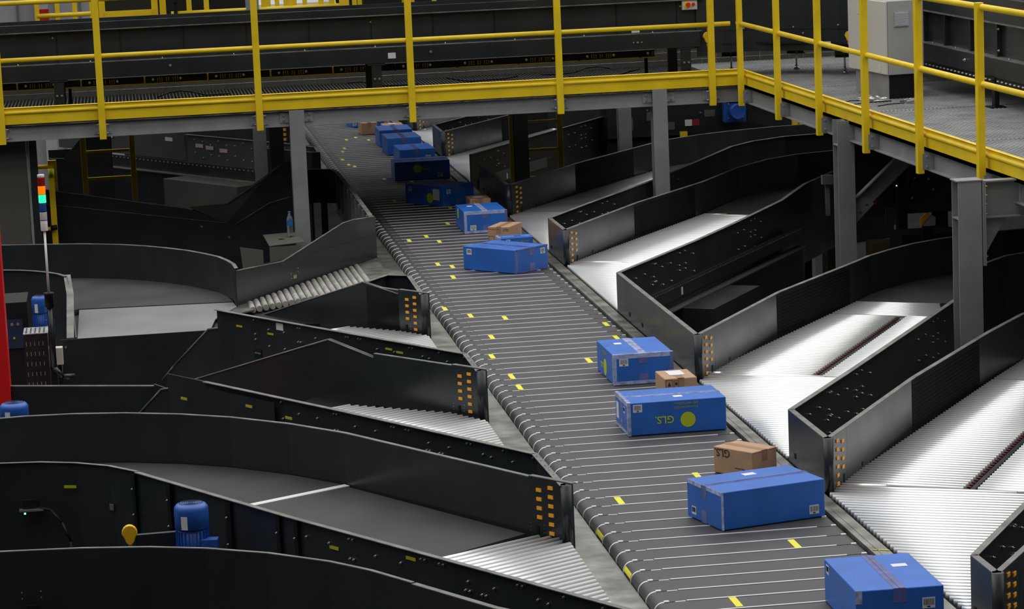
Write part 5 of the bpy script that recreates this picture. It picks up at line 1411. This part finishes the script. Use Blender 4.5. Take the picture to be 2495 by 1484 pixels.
build('rail', MB().tube((-3.30, 4.55, .10), (-3.06, 4.55, .13), .018, 12), 'yellow', y2)
build('end_cap', MB().tube((-3.33, 4.55, .098), (-3.29, 4.55, .10), .024, 12).tube((-3.09, 4.55, .13), (-3.03, 4.55, .135), .024, 12), 'black', y2)
build('post', MB().box((-3.31, 4.62, -1.12), (.04, .04, 2.4)), 'yellow', y2)
# folded cartons and bottle under the gangway
fc = thing('open_carton', (-.95, 3.7, -.35), 'pale open cardboard carton on a dark ledge at the foot of the left grey column', 'carton')
mat('carton_shaded', (.10, .095, .08), .8)  # cardboard tone with the gangway's shade put into the colour
build('top_flap', MB().poly3([(-1.09, 3.50, -.03), (-.76, 3.50, -.01), (-.82, 4.0, .02), (-1.12, 4.0, .01)], (0, 0, 1), .006), 'carton_shaded', fc)
build('box_wall', MB().b2((-1.09, 3.50, -.35), (-.80, 3.51, -.035)), 'carton_shaded', fc)
build('side_flap', MB().poly3([(-1.36, 3.5, -.02), (-1.15, 3.5, -.06), (-1.15, 3.5, -.26), (-1.34, 3.5, -.26)], (0, 1, 0), .008), 'carton_shaded', fc)
build('finger_hole', MB().tube((-.96, 3.72, -.008), (-.96, 3.72, .004), .03, 16), 'black', fc)
tag(build('ledge', MB().b2((-1.5, 3.4, -2.32), (-.88, 3.9, -.35)).b2((-1.5, 3.9, -2.32), (-.7, 3.94, -.35)), 'anthracite'), 'dark ledge under the pale open carton by the left column', 'ledge')
bt = thing('water_bottle', (-.875, 3.78, .01), 'clear plastic water bottle with a blue label at the foot of the left grey column', 'bottle')
build('bottle', MB().lathe([(0, .0), (.028, .0), (.030, .01), (.027, .03), (.030, .045), (.027, .06), (.030, .08), (.030, .15), (.026, .17), (.012, .20), (.012, .215), (0, .215)], (-.875, 3.78, .02), 20), 'clear_plastic', bt)
build('blue_label', MB().lathe([(.0308, .10), (.0308, .145)], (-.875, 3.78, .02), 20), 'water_label', bt)
build('cap', MB().tube((-.875, 3.78, .233), (-.875, 3.78, .25), .013, 12), 'water_label', bt)
# DL0 nose and far left reflectors
g0 = thing('chute_guard', (-.30, 8.6, -.05), 'small black rounded chute guard right of the pale column, under the gangway', 'conveyor guard')
P0_ = [(-.24, 8.42), (-.33, 8.46), (-.9, 9.35)]
build('front_panel', MB().strip(P0_, -.05, .30, -.01), 'anthracite', g0)
build('end_panel', MB().strip([(-.238, 8.42), (-.236, 9.0), (-.30, 9.18)], -.05, .30, .01), 'anthracite', g0)
build('top_flange', MB().strip([(-.9, 9.35), (-.33, 8.46), (-.24, 8.42), (-.236, 9.0), (-.32, 9.18)], .30, .304, .03), 'flange', g0)
gm = thing('chute_guard', (-.4, 12.3, -.05), 'far black guard with a column of orange reflectors seen left of the pale grey column', 'conveyor guard')
build('front_panel', MB().strip([(-.24, 12.1), (-.42, 12.4), (-1.9, 15.0)], -.2, .31, -.01), 'anthracite_gloss', gm)
for z in (.262, .20, .14, .08, .02): build('orange_reflector', MB().box((-.385, 12.33, z), (.05, .02, .032), R(-58)), 'orange', gm)
build('end_panel', MB().strip([(-.24, 12.1), (-.24, 13.4)], -.05, .31, .01), 'anthracite', gm)
# far spur slab behind
tag(build('far_side_board', MB().strip([(-.5, 13.2), (-2.1, 15.9)], -.2, .45, .02), 'anthracite_gloss'), 'far dark conveyor side above the three handwritten notes', 'conveyor side board')
ch2 = thing('slanted_board', (-3.0, 12, -1), 'big dark slanted chute side behind the left ladder', 'conveyor side board')
build('slanted_plate', MB().poly3([(-3.13, 12.0, -1.2), (-3.13, 12.0, -.02), (-2.87, 12.0, .26), (-2.5, 12.0, .45), (-2.5, 12.0, -1.2)], (0, 1, 0), .02), 'anthracite_gloss', ch2)
build('lower_plate', MB().b2((-3.265, 12.2, -1.2), (-2.8, 12.22, .12)), 'anthracite_gloss', ch2)
build('edge_line', MB().tube((-3.26, 12.19, .02), (-2.95, 12.19, .005), .006, 6), 'flange', ch2)
build('stand', MB().b2((-3.1, 12.02, -2.32), (-2.9, 12.18, -1.2)), 'black', ch2)

# ================================================================ background under the gangway, right
bm_ = thing('far_machine', (5.0, 10.4, -1), 'dark machine housing with labels right of the front column, below the gangway', 'machine')
YB = 10.4
g = build('housing', MB().b2((3.3, YB, .06), (4.9, YB + .5, 1.0)), 'anthracite_gloss', bm_)
build('housing_low', MB().b2((3.3, YB + .1, -.5), (6.0, YB + .5, .06)), 'black', bm_)
for x, z in ((3.95, .40), (4.27, .42), (4.55, .40), (4.62, .52), (3.78, .37), (4.42, .31)): bolt(g, (x, YB, z), (0, -1, 0), .012)
for x, z, w, h_, m in ((3.82, .30, .10, .10, 'carton_shaded'), (4.05, .175, .11, .09, 'carton_shaded'), (4.53, .30, .13, .08, 'carton_shaded'), (4.27, .20, .085, .075, 'label'), (4.36, .20, .085, .075, 'red_part'), (3.58, .22, .05, .14, 'carton_shaded')):
    build('warning_label', MB().b2((x - w / 2, YB - .004, z - h_ / 2), (x + w / 2, YB, z + h_ / 2)), m, bm_)
for x in (3.86, 4.16, 4.62, 4.92): build('yellow_support', MB().b2((x, YB - .05, -2.32), (x + .085, YB, .05 if x != 4.16 else .1)), 'yellow', bm_)
fm = thing('electric_motor', (4.80, 10.1, -.2), 'blue gear motor facing the viewer under the gangway corner', 'motor')
build('flange_plate', MB().b2((4.66, 10.2, .19), (4.93, 10.32, .46)), 'motor_blue', fm, bev=.02)
build('motor_face', MB().tube((4.80, 10.05, .33), (4.80, 10.25, .33), .085, 24), 'motor_blue', fm)
build('upper_body', MB().b2((4.70, 10.2, .42), (4.92, 10.35, .66)), 'motor_blue', fm)
for a_ in (45, 135, 225, 315): bolt(fm, (4.80 + .12 * math.cos(R(a_)), 10.2, .33 + .12 * math.sin(R(a_))), (0, -1, 0), .013)
fr = thing('far_side_board', (5.6, 10.2, -1), 'large dark sloping panel right of the blue gear motor under the gangway', 'conveyor side board')
build('panel', MB().poly3([(4.95, 10.7, -.2), (4.95, 10.7, .75), (6.4, 10.7, .75), (6.4, 10.7, -.2)], (0, 1, 0), .02), 'anthracite_gloss', fr)
build('diagonal_arm', MB().poly3([(5.0, 10.45, .30), (6.0, 10.45, -.02), (6.0, 10.45, -.14), (5.0, 10.45, .18)], (0, 1, 0), .03), 'anthracite', fr)
build('stand', MB().b2((5.6, 10.72, -2.32), (5.7, 10.8, -.2)), 'black', fr)
yr3 = thing('guard_rail', (5.6, 9.6, -.3), 'yellow railing corner seen under the side of the gangway', 'railing')
build('post', MB().b2((5.33, 9.55, -2.32), (5.39, 9.61, .36)).b2((5.41, 9.55, -2.32), (5.49, 9.61, .39)), 'yellow', yr3)
build('rail', MB().tube((5.36, 9.55, .38), (5.62, 9.3, .32), .025, 12).tube((5.62, 9.3, .32), (6.6, 9.0, .0), .025, 12), 'yellow', yr3)
motor(5.75, 9.35, -.05, .16, .32, 'blue electric motor half hidden behind the gangway edge beam at right', conn=False, lab=False)
# dark machinery filling the right hand background
rm = thing('far_machine', (4.9, 3.3, -1), 'tall dark machine frame behind the braced grey column', 'machine')
g = build('housing', MB().b2((4.30, 3.22, -.05), (5.6, 3.6, .80)), 'anthracite', rm)
build('grey_plate', MB().b2((4.642, 3.1, -.13), (4.735, 3.12, .035)), 'dusty', rm)
build('upright', MB().b2((4.736, 3.0, -2.32), (4.823, 3.1, .6)), 'black_matte', rm)
for x, z in ((4.626, .207), (4.573, .134), (4.93, .1), (4.96, .28), (5.09, .27), (5.13, .17)): bolt(g, (x, 3.22, z), (0, -1, 0), .012)
build('warning_label', MB().b2((4.505, 3.215, .05), (4.545, 3.22, .105)), 'label', rm)
build('warning_label', MB().b2((4.545, 3.215, .05), (4.59, 3.22, .105)), 'red_part', rm)
mat('motor_dk', (.008, .02, .07), .4)
build('round_cover', MB().tube((5.011, 3.16, .185), (5.011, 3.22, .185), .10, 28), 'motor_dk', rm)
build('green_light', MB().b2((4.72, 3.0, .245), (4.728, 3.01, .253)), 'led', rm)
build('foot', MB().b2((5.2, 3.3, -2.32), (5.3, 3.5, -.05)), 'black', rm)
mat('hatch_grey', (.42, .38, .38), .6)
og = thing('orange_hatch', (4.58, 1.5, -.3), 'orange and grey five sided opening seen between the two grey columns at right', 'sign')
build('orange_face', MB().poly3([(4.514, 1.5, .069), (4.514, 1.5, .141), (4.568, 1.5, .187), (4.612, 1.5, .168), (4.533, 1.5, .093), (4.533, 1.5, .069)], (0, 1, 0), .01), 'orange', og)
build('grey_face', MB().poly3([(4.533, 1.505, .069), (4.533, 1.505, .093), (4.612, 1.505, .168), (4.653, 1.505, .142), (4.650, 1.505, .070)], (0, 1, 0), .01), 'hatch_grey', og)
build('post', MB().b2((4.54, 1.52, -2.32), (4.64, 1.56, .15)), 'black', og)
vb = thing('vented_box', (5.3, 2.2, -.3), 'dark vented equipment box below the orange opening', 'machine')
build('case', MB().b2((4.40, 1.7, -2.32), (4.95, 2.1, -.03)), 'black', vb)
hm = MB()
for k in range(12): hm.b2((4.50 + k * .020, 1.695, -.15), (4.508 + k * .020, 1.7, -.10))
build('vent_slots', hm, 'grey_steel', vb)
mat('brass_dim', (.09, .07, .03), .4)
tag(build('yellow_step', MB().b2((4.47, 2.95, -2.32), (4.73, 3.2, -.27)), 'brass_dim'), 'dim yellowish step beside the dark uprights behind the braced column', 'step')
tag(build('grey_cable_box', MB().b2((4.02, 3.0, .30), (4.12, 3.06, .385)).b2((4.06, 3.06, .0), (4.10, 3.08, .36)), 'grey_steel'), 'small pale grey cable box left of the braced column', 'junction box')
# fence behind gangway : far yellow railings, stair, dark conveyors beyond
def far_rail(label, xs, y, z0, z1, rails, w=.06):
    t = thing('guard_rail', (sum(xs) / len(xs), y, z0), label, 'railing')
    for x in xs: build('post', MB().b2((x - w / 2, y - .03, z0), (x + w / 2, y + .03, z1)), 'yellow', t)
    for z, xa, xb in rails: build('rail', MB().tube((xa, y - .02, z), (xb, y - .02, z), .025, 12), 'yellow', t)
    return t
fg = thing('rear_walkway', (0, 11, .5), 'rear steel walkway beyond the gangway conveyor', 'walkway')
build('girder', MB().b2((-5, 8.92, 1.30), (6, 9.10, 1.42)), 'grey_steel', fg)
build('girder', MB().b2((-5, 9.3, 1.30), (6, 9.5, 1.42)), 'grey_steel', fg)
build('girder', MB().b2((-5, 10.4, 1.30), (6, 11.6, 1.42)), 'grey_steel', fg)
for x, y in ((-4.55, 9.0), (-4.55, 11.0), (5.85, 9.0), (5.85, 11.0), (-4.55, 9.4), (5.85, 9.4)): build('support', MB().b2((x - .05, y - .05, -2.32), (x + .05, y + .05, 1.30)), 'grey_steel', fg)
far_rail('yellow railing at the top left with two posts and a black elbow', [-3.20, -2.98, -2.79], 9.0, 1.42, 2.6, [(1.905, -3.2, -2.62), (2.35, -3.2, -2.7)], w=.05)
far_rail('yellow gate frame behind the railing at the top left', [-2.60, -2.50, -1.92, -1.83], 9.4, 1.42, 2.7, [(2.4, -2.6, -1.83)], w=.07)
gt = thing('gate_leaf', (-2.2, 9.38, 1.42), 'yellow gate leaf with a cross bar at the top left', 'gate')
build('cross_bar', MB().b2((-2.47, 9.35, 1.83), (-1.95, 9.38, 1.90)), 'yellow', gt)
build('kick_plate', MB().b2((-2.47, 9.36, 1.42), (-1.95, 9.38, 1.78)), 'yellow', gt)
far_rail('long yellow railing above the gangway conveyor left of centre', [-1.55, -1.36, -.73, -.44, -.10, .02, .13], 9.0, 1.42, 2.6, [(1.86, -1.75, .10)], w=.055)
far_rail('row of close yellow posts beside the bright stair grating', [-.60, -.50, -.40, -.30, -.18], 10.5, 1.42, 2.9, [], w=.05)
far_rail('yellow posts left of the black equipment beyond the conveyor', [.33, .42, .48], 10.8, 1.42, 2.6, [(1.72, .33, .5)], w=.05)
far_rail('yellow posts right of the black equipment beyond the conveyor', [1.02, 1.12, 1.38, 1.70, 1.85, 1.95, 2.2], 11.0, 1.42, 2.6, [], w=.05)
far_rail('yellow posts at the far end of the conveyor top, right of centre', [2.45, 2.62, 2.9], 11.5, 1.42, 2.6, [(1.75, 2.3, 3.0)], w=.05)
ss = thing('rear_stair', (-.3, 11.5, 1.42), 'bright steel stair grating behind the close yellow posts', 'stair')
mb = MB()
for k in range(7): mb.b2((-.66, 11.2 + k * .25, 1.46 + k * .14), (.20, 11.42 + k * .25, 1.49 + k * .14))
mat('bright_grating', (.72, .73, .74), .6)
build('treads', mb, 'bright_grating', ss)
build('riser', MB().poly3([(-.66, 11.2, 1.42), (.2, 11.2, 1.42), (.2, 13.1, 2.45), (-.66, 13.1, 2.45)], (0, -.5, .8), .01), 'bright_grating', ss)
build('stringer', MB().poly3([(.22, 11.1, 1.42), (.22, 12.9, 2.45), (.22, 12.9, 2.6), (.22, 11.1, 1.6)], (1, 0, 0), .03), 'yellow', ss)
be = thing('black_equipment', (.74, 10.9, 1.42), 'black rounded equipment between yellow posts at the top of the picture', 'machine')
build('cover', MB().b2((.52, 10.7, 1.42), (.95, 11.2, 2.5)), 'black', be, bev=.04)
dm = thing('rear_machine', (-2.0, 10.6, 1.42), 'dark machine parts behind the yellow gate at the top left', 'machine')
build('hood', MB().poly3([(-2.55, 10.3, 1.42), (-2.55, 10.3, 1.95), (-2.35, 10.3, 2.15), (-1.85, 10.3, 2.2), (-1.85, 10.3, 1.42)], (0, 1, 0), .4), 'anthracite_gloss', dm)
build('bar', MB().b2((-1.35, 10.3, 1.42), (-.62, 10.6, 1.70)), 'grey_steel', dm)
bs = thing('black_stand', (-1.68, 9.05, 1.42), 'thin black stand between the yellow gate and the long yellow railing', 'stand')
build('pole', MB().b2((-1.72, 8.95, 1.42), (-1.68, 9.0, 2.4)).b2((-1.745, 8.93, 1.98), (-1.655, 9.02, 2.2)), 'black', bs)
rpz = thing('wall_column', (-3.44, 21.3, -2.32), 'pale wall column with a red painted band at the top left', 'column')
build('shaft', MB().b2((-3.53, 21.2, -2.32), (-3.36, 21.45, 6)), 'wall_paint', rpz)
build('red_band', MB().b2((-3.535, 21.19, .95), (-3.355, 21.46, 1.385)), 'red_paint', rpz)

for o in COL.objects:
    if '_b' in o.keys(): del o['_b']
